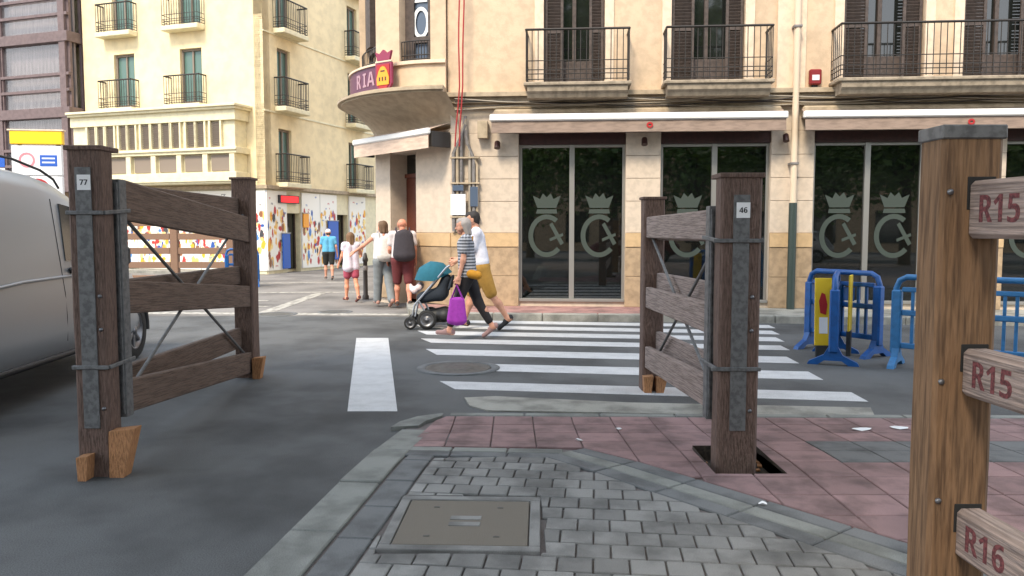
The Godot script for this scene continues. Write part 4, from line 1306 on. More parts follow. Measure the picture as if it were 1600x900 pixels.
# one bay of barricade: inner = +1 when the side facing the camera is the right one
func fence_bay(o: Node, np: Vector2, fp: Vector2, inner: float, hn: float, hf: float, ny: float, fy: float, wood: Material, front: Array, back: Array, num: String, w := 0.2) -> void:
	put(rough_post(hn - ny + 0.25, w, 0.15, 3), "post", M.wood_post, o, at3(V(np.x, ny - 0.25, np.y - 0.025)))
	put(rough_post(hf - fy + 0.25, 0.19, 0.2, 4), "post", M.wood_post, o, at3(V(fp.x, fy - 0.25, fp.y)))
	var dn = np.y - 0.1
	# steel plate on the face of the near post, cap, bands and sticker
	boxes([[np.x - 0.05, ny + 0.30, -dn + 0.001, np.x + 0.045, hn - 0.10, -dn + 0.010]], "face_plate", M.steel, o, Transform3D.IDENTITY, 0.002)
	boxes([[np.x - w / 2 - 0.012, hn, -np.y - 0.11, np.x + w / 2 + 0.012, hn + 0.028, -np.y + 0.112]], "cap", M.wood_post, o)
	boxes([[fp.x - 0.11, hf, -fp.y - 0.11, fp.x + 0.11, hf + 0.025, -fp.y + 0.11]], "cap", M.wood_post, o)
	# steel channel on the inner side, just behind the near post
	var cx = np.x + inner * (w * 0.5 - 0.02)
	var cd = np.y + 0.105
	var ct = hn - 0.16
	var cbm = ny + 0.33
	boxes([[cx - 0.05, cbm, -cd - 0.045, cx + 0.05, ct, -cd + 0.045]], "channel", M.steel, o)
	boxes([[cx - 0.042, cbm + 0.02, -cd + 0.045, cx - 0.028, ct - 0.02, -cd + 0.06], [cx + 0.028, cbm + 0.02, -cd + 0.045, cx + 0.042, ct - 0.02, -cd + 0.06]], "channel_flange", M.steel, o, Transform3D.IDENTITY, 0.002)
	for y: float in [hn - 0.38, ny + 0.66]:
		var e = cx + inner * 0.065
		var a = np.x - inner * (w / 2 + 0.008)
		boxes([[minf(a, e), y, -dn + 0.0, maxf(a, np.x + inner * (w / 2 + 0.01)), y + 0.024, -dn + 0.02]], "strap", M.steel, o, Transform3D.IDENTITY, 0.004)
		beam(o, "strap", V(np.x + inner * (w / 2 + 0.012), y + 0.012, dn + 0.0), V(e, y + 0.03, cd + 0.05), 0.016, 0.024, M.steel, 0.004)
	boxes([[np.x - 0.035, hn - 0.235, -dn + 0.011, np.x + 0.045, hn - 0.145, -dn + 0.0135]], "number_plate", M.white, o, Transform3D.IDENTITY, 0.001)
	words(num, 0.032, "number", M.ink, o, at3(V(np.x + 0.005, hn - 0.19, dn - 0.0145)), 0.001)
	# bolts
	for y: float in [ny + 0.42, ny + 0.9, ny + 1.1]:
		var st = mb()
		lathe(st, [Vector2(0.012, 0.0), Vector2(0.012, 0.008), Vector2(0.0, 0.012)], 8, Transform3D(Basis(Vector3.RIGHT, PI / 2), V(np.x + 0.07, y, dn)))
		put(done(st), "bolt", M.rim, o)
	# boards: front ones on the inner face (sagging), back ones on the outer face; [near top, far top, height]
	for f: Array in front:
		beam(o, "board", V(cx + inner * 0.002, f[0] - f[2] / 2, cd + 0.047), V(fp.x + inner * 0.045, f[1] - f[2] / 2, fp.y - 0.085), 0.055, f[2], wood)
	for f: Array in back:
		beam(o, "board", V(np.x - inner * 0.05, f[0] - f[2] / 2, np.y + 0.085), V(fp.x - inner * 0.05, f[1] - f[2] / 2, fp.y - 0.085), 0.05, f[2], wood)
	# crossed tie rods between the two planes
	var mx = np.x + inner * 0.045
	var fx = fp.x + inner * 0.0
	tubes([[V(mx, hn - 0.35, np.y + 0.21), V(fx, fy + 0.25, fp.y - 0.1)], [V(mx + inner * 0.016, ny + 0.45, np.y + 0.21), V(fx + inner * 0.016, hf - 0.35, fp.y - 0.1)]], 0.013, "tie_rod", M.steel, o, 6)

func fences() -> void:
	var l = thing("barricade_fence", "dark brown barricade fence bay standing in front of the silver van", "fence")
	fence_bay(l, Vector2(-2.53, 4.86), Vector2(-2.70, 8.10), 1.0, 1.965, 1.99, 0.0, 0.0, M.wood_board,
		[[1.81, 1.62, 0.25], [1.18, 0.93, 0.21], [0.55, 0.26, 0.21]], [[1.80, 1.81, 0.24], [1.17, 1.13, 0.18], [0.60, 0.51, 0.20]], "77", 0.20)
	wedge(l, -2.385, 0.0, 4.79, 0.12, 0.30, 0.05, M.wood_fresh)
	wedge(l, -2.56, 0.0, 4.72, 0.07, 0.15, 0.0, M.wood_fresh)
	wedge(l, -2.56, 0.0, 7.98, 0.10, 0.22, 0.02, M.wood_fresh)
	var r = thing("barricade_fence", "grey weathered barricade fence bay standing in a pit in the red tiles", "fence")
	fence_bay(r, Vector2(1.345, 4.80), Vector2(1.30, 7.42), -1.0, 1.80, 1.77, 0.0, 0.0, M.wood_grey,
		[[1.62, 1.61, 0.19], [1.04, 0.97, 0.19], [0.58, 0.42, 0.2]], [[1.60, 1.58, 0.18], [1.15, 1.10, 0.2], [0.66, 0.56, 0.19]], "46", 0.24)
	wedge(r, 1.25, 0.0, 7.28, 0.09, 0.16, 0.0, M.wood_fresh)
	wedge(r, 1.36, 0.0, 7.28, 0.09, 0.15, 0.02, M.wood_fresh)
	# big near post with its rails
	var g = thing("barricade_fence", "large orange brown barricade post with numbered grey rails in its slots", "fence")
	put(rough_post(1.89, 0.20, 0.15, 9), "post", M.wood_orange, g, at3(V(1.487, -0.1, 2.675)))
	boxes([[1.382, 1.79, -2.755, 1.592, 1.835, -2.595]], "cap", M.steel, g)
	var nx = 1.66
	put(rough_post(2.0, 0.20, 0.15, 10), "post", M.wood_orange, g, at3(V(nx, -0.1, 0.12)))
	var tops = [1.655, 1.11, 0.575]
	var hs = [0.185, 0.155, 0.165]
	for k in 3:
		var y: float = tops[k] - hs[k] / 2
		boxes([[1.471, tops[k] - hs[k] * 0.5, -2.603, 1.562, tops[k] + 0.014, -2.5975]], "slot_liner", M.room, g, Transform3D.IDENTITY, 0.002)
		beam(g, "rail", V(1.522, y, 2.61), V(nx - 0.02, y, 0.19), 0.09, hs[k], M.wood_grey, 0.014)
		# stencilled number on the face towards the road
		var dir = (V(nx - 0.02, 0, 0.19) - V(1.522, 0, 2.61)).normalized()
		var nn = dir.cross(Vector3.UP)
		if nn.x > 0: nn = -nn
		words("R15" if k < 2 else "R16", 0.085, "stencil", M.stencil, g, Transform3D(Basis(dir, Vector3.UP, nn), V(1.522, y, 2.61) + dir * 0.155 + nn * 0.0455), 0.0012)
	for p: Array in [[1.405, 1.62], [1.40, 1.0], [1.405, 0.6]]:
		var st = mb()
		lathe(st, [Vector2(0.010, 0.0), Vector2(0.010, 0.006), Vector2(0.0, 0.009)], 8, Transform3D(Basis(Vector3.RIGHT, PI / 2), V(p[0] + 0.01, p[1], 2.60)))
		put(done(st), "bolt", M.rim, g)
	# far fence in front of the shop
	var f = thing("barricade_fence", "far light brown board fence in front of the decorated shop", "fence")
	for x: float in [-10.6, -9.05, -7.55]:
		put(rough_post(1.9, 0.2, 0.18, 21), "post", M.wood_far, f, at3(V(x, -0.1, 21.5)))
	for y: float in [1.66, 1.30, 0.92, 0.54, 0.18]:
		for s: Array in [[-10.6, -9.05], [-9.05, -7.55]]:
			beam(f, "board", V(s[0] + 0.11, y, 21.45), V(s[1] - 0.11, y, 21.45), 0.05, 0.17, M.wood_far)

# ------------------------------------------------------------------ vehicles
# stations: [s, bottom, half width, roof height]; s runs forward along -z
func loft(parent: Node, stations: Array, m: Material, called: String) -> MeshInstance3D:
	var st = mb()
	var rings = []
	for s: Array in stations:
		var B: float = s[1]
		var W: float = s[2]
		var Hh: float = s[3]
		var belt: float = minf(1.0, lerpf(B, Hh, 0.62))
		var half = [Vector2(0, B), Vector2(W * 0.90, B), Vector2(W * 0.985, B + 0.07), Vector2(W, lerpf(B, belt, 0.4)), Vector2(W * 0.995, lerpf(B, belt, 0.78)), Vector2(W * 0.975, belt), Vector2(lerpf(W * 0.975, W * 0.86, 0.55), lerpf(belt, Hh, 0.5)), Vector2(W * 0.87, lerpf(belt, Hh, 0.82)), Vector2(W * 0.80, lerpf(belt, Hh, 0.94)), Vector2(W * 0.62, lerpf(belt, Hh, 0.985)), Vector2(0, Hh)]
		var ring = []
		for p: Vector2 in half: ring.append(Vector3(p.x, p.y, -s[0]))
		for k in range(half.size() - 2, 0, -1): ring.append(Vector3(-half[k].x, half[k].y, -s[0]))
		rings.append(ring)
	var n: int = rings[0].size()
	for k in rings.size() - 1:
		for j in n:
			var j2 = (j + 1) % n
			quad(st, rings[k][j], rings[k + 1][j], rings[k + 1][j2], rings[k][j2], true)
	for e in 2:
		var r: Array = rings[0] if e == 0 else rings[-1]
		for j in range(1, n - 1):
			if e == 0: tri(st, r[0], r[j], r[j + 1])
			else: tri(st, r[0], r[j + 1], r[j])
	return put(done(st), called, m, parent)

func wheel(parent: Node, c: Vector3, r: float, w: float, side: float) -> void:
	var o = node("wheel", parent, Transform3D(Basis(Vector3.BACK, -side * PI / 2), c))
	var st = mb()
	lathe(st, [Vector2(r * 0.66, -w / 2), Vector2(r * 0.92, -w / 2), Vector2(r, -w * 0.38), Vector2(r, w * 0.38), Vector2(r * 0.92, w / 2), Vector2(r * 0.66, w / 2 - 0.005)], 32)
	put(done(st), "tyre", M.rubber, o)
	st = mb()
	lathe(st, [Vector2(r * 0.66, -w / 2), Vector2(r * 0.66, w / 2 - 0.008), Vector2(r * 0.60, w / 2 - 0.01), Vector2(r * 0.57, w / 2 - 0.06), Vector2(0.0, w / 2 - 0.07)], 32)
	for k in 7:
		var a = TAU * k / 7.0
		cbox(st, Vector3(cos(a) * r * 0.36, w / 2 - 0.04, sin(a) * r * 0.36), Vector3(r * 0.52, 0.035, r * 0.13), 0.008, Basis(Vector3.UP, -a))
	lathe(st, [Vector2(r * 0.16, w / 2 - 0.06), Vector2(r * 0.15, w / 2 - 0.01), Vector2(0.0, w / 2 - 0.005)], 16)
	put(done(st), "rim", M.rim, o)

# glass on a side: outline in (s, y); the side leans from wb at yb to wt at yt
func side_glass(parent: Node, outline: Array, side: float, wb: float, wt: float, yb: float, yt: float, called := "side_window") -> void:
	var st = mb()
	var poly = PackedVector2Array()
	for p: Array in outline: poly.append(Vector2(p[0], p[1]))
	var ids = Geometry2D.triangulate_polygon(poly)
	var P = func(v: Vector2, off: float) -> Vector3: return Vector3(side * (lerpf(wb, wt, (v.y - yb) / (yt - yb)) + off), v.y, -v.x)
	for k in range(0, ids.size(), 3):
		tri(st, P.call(poly[ids[k]], 0.006), P.call(poly[ids[k + 1]], 0.006), P.call(poly[ids[k + 2]], 0.006))
	for k in poly.size():
		var a = poly[k]
		var b = poly[(k + 1) % poly.size()]
		quad(st, P.call(a, -0.03), P.call(b, -0.03), P.call(b, 0.006), P.call(a, 0.006))
	put(done(st), called, M.pane_dark, parent)

func van() -> void:
	var o = thing("van", "silver grey van driving away behind the dark brown fence", "van", V(-4.93, 0, 5.1), deg_to_rad(5.0))
	var W = 0.95
	loft(o, [[0.0, 0.5, 0.86, 1.75], [0.06, 0.34, 0.92, 1.9], [0.25, 0.28, W, 2.04], [0.9, 0.27, W, 2.07], [1.6, 0.27, W, 2.06], [2.1, 0.27, W, 2.04], [2.5, 0.27, W, 1.98], [2.85, 0.27, W, 1.87], [3.35, 0.27, W, 1.55], [3.85, 0.27, W, 1.20], [4.05, 0.27, W * 0.99, 1.08], [4.35, 0.28, W * 0.95, 1.02], [4.55, 0.30, W * 0.82, 0.96], [4.72, 0.36, W * 0.62, 0.86], [4.8, 0.46, W * 0.4, 0.74]], M.van_paint, "body")
	for s: float in [-1, 1]:
		side_glass(o, [[2.42, 1.20], [2.46, 1.74], [2.74, 1.71], [3.28, 1.38], [3.5, 1.2]], s, W * 0.955, W * 0.885, 1.18, 1.75)
		# raised panel lines: door gaps, waist crease, sill
		for l: Array in [[[2.32, 0.45], [2.32, 1.78]], [[0.9, 0.45], [0.9, 1.8]], [[3.42, 0.6], [3.42, 1.1]]]:
			var pts = []
			for k in 7:
				var y: float = lerpf(l[0][1], l[1][1], k / 6.0)
				var prof = [[0.34, 0.985], [0.562, 1.0], [0.84, 0.995], [1.0, 0.975], [1.5, 0.912], [1.83, 0.87]]
				var hw = W
				for q2 in 5:
					if y >= prof[q2][0] and y <= prof[q2 + 1][0]: hw = W * lerpf(prof[q2][1], prof[q2 + 1][1], (y - prof[q2][0]) / (prof[q2 + 1][0] - prof[q2][0]))
				pts.append(Vector3(s * (hw - 0.001), y, -l[0][0]))
			tubes([pts], 0.005, "door_gap", M.black_plastic, o, 5)
		tubes([[Vector3(s * (W - 0.005), 0.98, -0.3), Vector3(s * (W * 0.978), 1.05, -1.6), Vector3(s * (W * 0.978), 1.06, -3.3)]], 0.014, "waist_crease", M.van_paint, o, 6)
		tubes([[Vector3(s * (W - 0.01), 0.33, -0.5), Vector3(s * (W - 0.01), 0.33, -3.3)]], 0.03, "sill", M.black_plastic, o, 6)
		for w: float in [0.70, 4.02]:
			wheel(o, Vector3(s * (W - 0.115), 0.335, -w), 0.335, 0.22, s)
			var st2 = mb()
			var pts = []
			for k in 15:
				var a = lerpf(-0.1, PI + 0.1, k / 14.0)
				pts.append(Vector3(s * (W * (1.0 if w < 2 else 0.985) - 0.01), 0.34 + sin(a) * 0.385, -w + cos(a) * 0.385))
			tube(st2, pts, [0.028], 6)
			put(done(st2), "wheel_arch", M.black_plastic, o)
		var hd = mb()
		cbox(hd, Vector3(s * (W * 0.962 + 0.022), 1.115, -2.52), Vector3(0.035, 0.032, 0.17), 0.012)
		cbox(hd, Vector3(s * (W * 0.962 + 0.008), 1.105, -2.52), Vector3(0.02, 0.06, 0.10), 0.008)
		put(done(hd), "door_handle", M.black_plastic, o)
		var mr = mb()
		cbox(mr, Vector3(s * (W + 0.10), 1.22, -3.35), Vector3(0.2, 0.2, 0.1), 0.03)
		cbox(mr, Vector3(s * (W + 0.0), 1.16, -3.38), Vector3(0.12, 0.06, 0.06), 0.01)
		put(done(mr), "mirror", M.black_plastic, o)
		var rr = []
		for p: Array in [[0.3, 2.04], [0.45, 2.11], [1.2, 2.135], [1.9, 2.115], [2.4, 2.05], [2.65, 1.98], [2.75, 1.90]]: rr.append(Vector3(s * 0.72, p[1], -p[0]))
		tubes([rr], 0.012, "roof_rail", M.black_plastic, o, 6)
		box(Vector3(s * 0.62 - 0.06, 0.72, -4.70), Vector3(s * 0.62 + 0.14 * s, 0.9, -4.40), "headlight", M.pane_blue, o, 0.03)
		box(Vector3(s * 0.80 - 0.06, 0.9, 0.02), Vector3(s * 0.80 + 0.06, 1.5, -0.1), "tail_light", M.red_plastic, o, 0.02)
	# windscreen
	var ws = mb()
	var q = [[2.93, 1.825, 0.66], [3.35, 1.555, 0.70], [3.78, 1.25, 0.76]]
	for k in 2:
		var a: Array = q[k]
		var b: Array = q[k + 1]
		quad(ws, Vector3(a[2], a[1] + 0.015, -a[0]), Vector3(b[2], b[1] + 0.015, -b[0]), Vector3(-b[2], b[1] + 0.015, -b[0]), Vector3(-a[2], a[1] + 0.015, -a[0]), true)
	put(done(ws), "windscreen", M.pane_dark, o)

# ------------------------------------------------------------------ people
# A smooth-union distance field of tapered capsules, meshed as surface nets. bones: [a, b, ra, rb]
func nets(acc: Dictionary, bones: Array, cell: float, k: float) -> void:
	var lo := Vector3.ONE * 1e6
	var hi := -lo
	for b: Array in bones:
		var r: float = maxf(b[2], b[3]) + cell * 2.0
		lo = lo.min((b[0] as Vector3).min(b[1]) - Vector3.ONE * r)
		hi = hi.max((b[0] as Vector3).max(b[1]) + Vector3.ONE * r)
	var nx := int((hi.x - lo.x) / cell) + 2
	var ny := int((hi.y - lo.y) / cell) + 2
	var nz := int((hi.z - lo.z) / cell) + 2
	var F := PackedFloat32Array()
	F.resize(nx * ny * nz)
	F.fill(9.0)
	var sx := ny * nz
	for b: Array in bones:
		var a: Vector3 = b[0]
		var e: Vector3 = b[1]
		var ra: float = b[2]
		var rb: float = b[3]
		var m := maxf(ra, rb) + k + cell * 1.5
		var p0 := ((a.min(e) - Vector3.ONE * m - lo) / cell).floor().max(Vector3.ZERO)
		var p1 := ((a.max(e) + Vector3.ONE * m - lo) / cell).ceil()
		var d := e - a
		var dd := maxf(d.length_squared(), 1e-9)
		for x in range(int(p0.x), mini(int(p1.x) + 1, nx)):
			for y in range(int(p0.y), mini(int(p1.y) + 1, ny)):
				var base := x * sx + y * nz
				for z in range(int(p0.z), mini(int(p1.z) + 1, nz)):
					var p := lo + Vector3(x, y, z) * cell
					var t := clampf((p - a).dot(d) / dd, 0.0, 1.0)
					var v := p.distance_to(a + d * t) - lerpf(ra, rb, t)
					var w := F[base + z]
					var h := maxf(k - absf(v - w), 0.0) / k
					F[base + z] = minf(v, w) - h * h * k * 0.25
	var ids := PackedInt32Array()
	ids.resize(nx * ny * nz)
	ids.fill(-1)
	var V3: PackedVector3Array = acc.v
	var N3: PackedVector3Array = acc.n
	var I: PackedInt32Array = acc.i
	var offs := [0, 1, nz, nz + 1, sx, sx + 1, sx + nz, sx + nz + 1]
	var cpos := [Vector3(0, 0, 0), Vector3(0, 0, 1), Vector3(0, 1, 0), Vector3(0, 1, 1), Vector3(1, 0, 0), Vector3(1, 0, 1), Vector3(1, 1, 0), Vector3(1, 1, 1)]
	var edges := [[0, 1], [2, 3], [4, 5], [6, 7], [0, 2], [1, 3], [4, 6], [5, 7], [0, 4], [1, 5], [2, 6], [3, 7]]
	for x in nx - 1:
		for y in ny - 1:
			for z in nz - 1:
				var i := x * sx + y * nz + z
				var f0 := F[i]
				if f0 > cell * 2.0 or f0 < -cell * 2.0: continue
				var neg := 0
				for o: int in offs:
					if F[i + o] < 0.0: neg += 1
				if neg == 0 or neg == 8: continue
				var s := Vector3.ZERO
				var c := 0
				for e: Array in edges:
					var fa := F[i + offs[e[0]]]
					var fb := F[i + offs[e[1]]]
					if (fa < 0.0) != (fb < 0.0):
						s += (cpos[e[0]] as Vector3).lerp(cpos[e[1]], fa / (fa - fb))
						c += 1
				ids[i] = V3.size()
				V3.append(lo + (Vector3(x, y, z) + s / c) * cell)
				var g := Vector3(F[i + sx] + F[i + sx + nz] + F[i + sx + 1] + F[i + sx + nz + 1] - F[i] - F[i + nz] - F[i + 1] - F[i + nz + 1],
					F[i + nz] + F[i + nz + 1] + F[i + sx + nz] + F[i + sx + nz + 1] - F[i] - F[i + 1] - F[i + sx] - F[i + sx + 1],
					F[i + 1] + F[i + nz + 1] + F[i + sx + 1] + F[i + sx + nz + 1] - F[i] - F[i + nz] - F[i + sx] - F[i + sx + nz])
				N3.append(g.normalized())
	var st := [sx, nz, 1]
	for x in range(1, nx - 1):
		for y in range(1, ny - 1):
			for z in range(1, nz - 1):
				var i := x * sx + y * nz + z
				if ids[i] < 0 and ids[i - 1] < 0 and ids[i - nz] < 0 and ids[i - sx] < 0: continue
				var a := F[i] < 0.0
				for ax in 3:
					if (F[i + st[ax]] < 0.0) == a: continue
					var u: int = st[(ax + 1) % 3]
					var w: int = st[(ax + 2) % 3]
					var q := [ids[i - u - w], ids[i - w], ids[i], ids[i - u]]
					if q.min() < 0: continue
					if not a: I.append_array(PackedInt32Array([q[0], q[1], q[2], q[0], q[2], q[3]]))
					else: I.append_array(PackedInt32Array([q[0], q[2], q[1], q[0], q[3], q[2]]))
	acc.v = V3
	acc.n = N3
	acc.i = I

func net_mesh(list: Array) -> ArrayMesh:   # list of [bones, cell, blend]
	var acc = {"v": PackedVector3Array(), "n": PackedVector3Array(), "i": PackedInt32Array()}
	for l: Array in list: nets(acc, l[0], l[1], l[2])
	var arr = []
	arr.resize(Mesh.ARRAY_MAX)
	arr[Mesh.ARRAY_VERTEX] = acc.v
	arr[Mesh.ARRAY_NORMAL] = acc.n
	arr[Mesh.ARRAY_INDEX] = acc.i
	var m = ArrayMesh.new()
	m.add_surface_from_arrays(Mesh.PRIMITIVE_TRIANGLES, arr)
	return m

func swing(len_: float, deg: float, out := 0.0) -> Vector3:   # hangs down; positive swings forward (-z)
	var a = deg_to_rad(deg)
	var o = deg_to_rad(out)
	return Vector3(sin(o), -cos(a) * cos(o), -sin(a) * cos(o)) * len_

# pose: legs [thigh, knee] and arms [swing, elbow, out] for left and right, lean; f: figure width factor
func person(label: String, where: Vector3, yaw: float, height: float, pose: Dictionary, w: Dictionary, group := "") -> Node3D:
	var o = thing("person", label, "person", where, deg_to_rad(yaw), group)
	var s = height / 1.72
	var fw: float = w.get("width", 1.0)
	var J = {}
	var low = 9.0
	for sd: Array in [["l", -1.0], ["r", 1.0]]:
		var lg: Array = pose["leg_" + sd[0]]
		var hip = Vector3(sd[1] * 0.088 * fw, 0.90, 0)
		var knee = hip + swing(0.42, lg[0])
		var ank = knee + swing(0.41, lg[0] - lg[1])
		var fa: float = lg[0] - lg[1] + 90.0 + (lg[2] if lg.size() > 2 else 0.0)
		var toe = ank + swing(0.16, fa) + Vector3(0, -0.035, 0)
		var heel = ank + swing(0.055, fa + 180.0) + Vector3(0, -0.03, 0)
		J["hip_" + sd[0]] = hip
		J["knee_" + sd[0]] = knee
		J["ank_" + sd[0]] = ank
		J["toe_" + sd[0]] = toe
		J["heel_" + sd[0]] = heel
		low = minf(low, minf(toe.y, heel.y) - 0.036)
	var lean = Basis(Vector3.RIGHT, -deg_to_rad(pose.get("lean", 3.0)))
	var pv = Vector3(0, 0.92, 0)
	var U = func(v: Vector3) -> Vector3: return pv + lean * (v - pv)
	for sd: Array in [["l", -1.0], ["r", 1.0]]:
		var ar: Array = pose["arm_" + sd[0]]
		var sh: Vector3 = U.call(Vector3(sd[1] * 0.178 * fw, 1.405, 0.01))
		var el = sh + swing(0.285, ar[0], sd[1] * ar[2])
		var wr = el + swing(0.25, ar[0] + ar[1], sd[1] * ar[2] * 0.8)
		J["sh_" + sd[0]] = sh
		J["el_" + sd[0]] = el
		J["wr_" + sd[0]] = wr
		J["hd_" + sd[0]] = (wr - el).normalized()
	for key: String in J:
		if not key.begins_with("hd"): J[key] = (J[key] - Vector3(0, low, 0)) * s
	var T = func(v: Vector3) -> Vector3: return (U.call(v) - Vector3(0, low, 0)) * s
	# --- body
	var body = []
	for sd: String in ["l", "r"]:
		var sg = -1.0 if sd == "l" else 1.0
		body.append([J["hip_" + sd] + Vector3(0, 0.02, 0), J["knee_" + sd], 0.082 * s * fw, 0.052 * s])
		body.append([J["knee_" + sd].lerp(J["ank_" + sd], 0.05), J["knee_" + sd].lerp(J["ank_" + sd], 0.35) + Vector3(0, 0, 0.012), 0.049 * s, 0.053 * s])
		body.append([J["knee_" + sd].lerp(J["ank_" + sd], 0.35) + Vector3(0, 0, 0.012), J["ank_" + sd], 0.053 * s, 0.034 * s])
		body.append([J["ank_" + sd], J["heel_" + sd], 0.034 * s, 0.03 * s])
		body.append([J["heel_" + sd], J["toe_" + sd], 0.032 * s, 0.028 * s])
		body.append([J["sh_" + sd], J["el_" + sd], 0.047 * s * fw, 0.037 * s])
		body.append([J["el_" + sd], J["wr_" + sd], 0.037 * s, 0.026 * s])
		body.append([T.call(Vector3(sg * 0.085 * fw, 1.33, 0.0)), T.call(Vector3(sg * 0.075 * fw, 1.10, 0.0)), 0.098 * s, 0.092 * s])
		body.append([T.call(Vector3(sg * 0.075 * fw, 1.10, 0.0)), J["hip_" + sd] + Vector3(0, 0.05, 0), 0.092 * s, 0.10 * s])
		body.append([T.call(Vector3(sg * 0.04, 1.43, 0.015)), J["sh_" + sd], 0.055 * s, 0.05 * s])
	body.append([T.call(Vector3(0, 1.40, 0.02)), T.call(Vector3(0, 1.53, -0.005)), 0.056 * s, 0.05 * s])
	var turn_h = Basis(Vector3.UP, deg_to_rad(pose.get("look", 0.0))) * Basis(Vector3.RIGHT, -deg_to_rad(pose.get("nod", 0.0)))
	var hc = Vector3(0, 1.60, -0.015)
	var Hd = func(v: Vector3) -> Vector3: return T.call(hc + turn_h * v)
	var head = [[Hd.call(Vector3(0, 0.025, 0.02)), Hd.call(Vector3(0, 0.03, -0.015)), 0.086 * s, 0.080 * s],
		[Hd.call(Vector3(0, -0.02, -0.02)), Hd.call(Vector3(0, -0.075, -0.045)), 0.070 * s, 0.042 * s],
		[Hd.call(Vector3(-0.03, -0.03, -0.04)), Hd.call(Vector3(0.03, -0.03, -0.04)), 0.045 * s, 0.045 * s],
		[Hd.call(Vector3(0, 0.01, -0.088)), Hd.call(Vector3(0, -0.027, -0.108)), 0.009 * s, 0.015 * s],
		[Hd.call(Vector3(-0.03, 0.025, -0.078)), Hd.call(Vector3(0.03, 0.025, -0.078)), 0.014 * s, 0.014 * s],
		[Hd.call(Vector3(-0.018, -0.058, -0.083)), Hd.call(Vector3(0.018, -0.058, -0.083)), 0.009 * s, 0.009 * s],
		[Hd.call(Vector3(0, -0.07, 0.03)), T.call(Vector3(0, 1.44, 0.015)), 0.05 * s, 0.054 * s]]
	for sg: float in [-1, 1]:
		head.append([Hd.call(Vector3(sg * 0.078, 0.01, 0.01)), Hd.call(Vector3(sg * 0.082, -0.025, 0.004)), 0.018 * s, 0.012 * s])
	var parts = [[body, 0.019 * s, 0.035 * s], [head, 0.0085 * s, 0.018 * s]]
	for sd: String in ["l", "r"]:
		var sg = -1.0 if sd == "l" else 1.0
		var d: Vector3 = J["hd_" + sd]
		var inw = Vector3(-sg, 0, 0)
		inw = (inw - d * inw.dot(d)).normalized()       # palm faces the body
		var fwd = inw.cross(d) * -sg                     # thumb side
		if fwd.z > 0: fwd = -fwd
		var wr: Vector3 = J["wr_" + sd]
		var h = [[wr - d * 0.02 * s, wr + d * 0.03 * s, 0.026 * s, 0.026 * s]]
		for q: float in [-0.022, 0.0, 0.022]: h.append([wr + (d * 0.015 + fwd * q) * s, wr + (d * 0.085 + fwd * q * 1.3) * s, 0.017 * s, 0.013 * s])
		var curl: float = pose.get("curl_" + sd, 0.4)
		var fl = [0.068, 0.078, 0.074, 0.058]
		for f in 4:
			var q0: Vector3 = wr + (d * 0.085 + fwd * (0.032 - f * 0.021)) * s
			var d1 = (d * cos(curl) + inw * sin(curl)).normalized()
			var d2 = (d * cos(curl * 2.2) + inw * sin(curl * 2.2)).normalized()
			var q1: Vector3 = q0 + d1 * fl[f] * 0.55 * s
			h.append([q0, q1, 0.0095 * s, 0.0085 * s])
			h.append([q1, q1 + d2 * fl[f] * 0.5 * s, 0.0085 * s, 0.007 * s])
		var t0: Vector3 = wr + (d * 0.03 + fwd * 0.03) * s
		var t1: Vector3 = t0 + (d * 0.03 + fwd * 0.025 + inw * 0.012).normalized() * 0.04 * s
		h.append([t0, t1, 0.012 * s, 0.010 * s])
		h.append([t1, t1 + (d + inw * 0.6).normalized() * 0.03 * s, 0.010 * s, 0.008 * s])
		parts.append([h, 0.0065 * s, 0.010 * s])
	put(net_mesh(parts), "body", mat(w.get("skin", Color(0.76, 0.56, 0.46)), 0.6), o)
	for sg: float in [-1, 1]:
		var e = mb()
		var c: Vector3 = Hd.call(Vector3(sg * 0.031, 0.004, -0.083))
		lathe(e, [Vector2(0, -0.008), Vector2(0.008, -0.003), Vector2(0.008, 0.003), Vector2(0, 0.008)], 10, Transform3D(Basis.IDENTITY.scaled(Vector3.ONE * s), c))
		put(done(e), "eye", M.ink, o)
	# --- hair
	var hair: String = w.get("hair", "short")
	var hm = mat(w.get("hair_color", Color(0.25, 0.19, 0.15)), 0.75)
	var hb = [[Hd.call(Vector3(0, 0.045, 0.028)), Hd.call(Vector3(0, 0.06, -0.03)), 0.088 * s, 0.066 * s]]
	for sg: float in [-1, 1]: hb.append([Hd.call(Vector3(sg * 0.045, 0.04, 0.03)), Hd.call(Vector3(sg * 0.05, 0.0, 0.045)), 0.052 * s, 0.042 * s])
	hb.append([Hd.call(Vector3(0, 0.01, 0.055)), Hd.call(Vector3(0, -0.04, 0.055)), 0.055 * s, 0.045 * s])
	if hair == "bob" or hair == "long":
		var dn = -0.11 if hair == "bob" else -0.27
		for q: Array in [[-0.07, 0.025], [0.07, 0.025], [-0.03, 0.065], [0.03, 0.065]]:
			hb.append([Hd.call(Vector3(q[0], 0.03, q[1])), Hd.call(Vector3(q[0] * 1.1, dn, q[1] + 0.025)), 0.045 * s, 0.026 * s])
	if hair == "cap":
		var cm = mat(w.cap_color, 0.8)
		var cp = [[Hd.call(Vector3(0, 0.055, 0.02)), Hd.call(Vector3(0, 0.06, -0.02)), 0.09 * s, 0.082 * s], [Hd.call(Vector3(-0.04, 0.045, -0.09)), Hd.call(Vector3(0.04, 0.045, -0.09)), 0.02 * s, 0.02 * s], [Hd.call(Vector3(0, 0.04, -0.12)), Hd.call(Vector3(0, 0.05, -0.08)), 0.025 * s, 0.03 * s]]
		put(net_mesh([[cp, 0.011 * s, 0.02 * s]]), "cap", cm, o)
		hb = [[Hd.call(Vector3(-0.03, -0.02, 0.055)), Hd.call(Vector3(0.03, -0.02, 0.055)), 0.05 * s, 0.05 * s]]
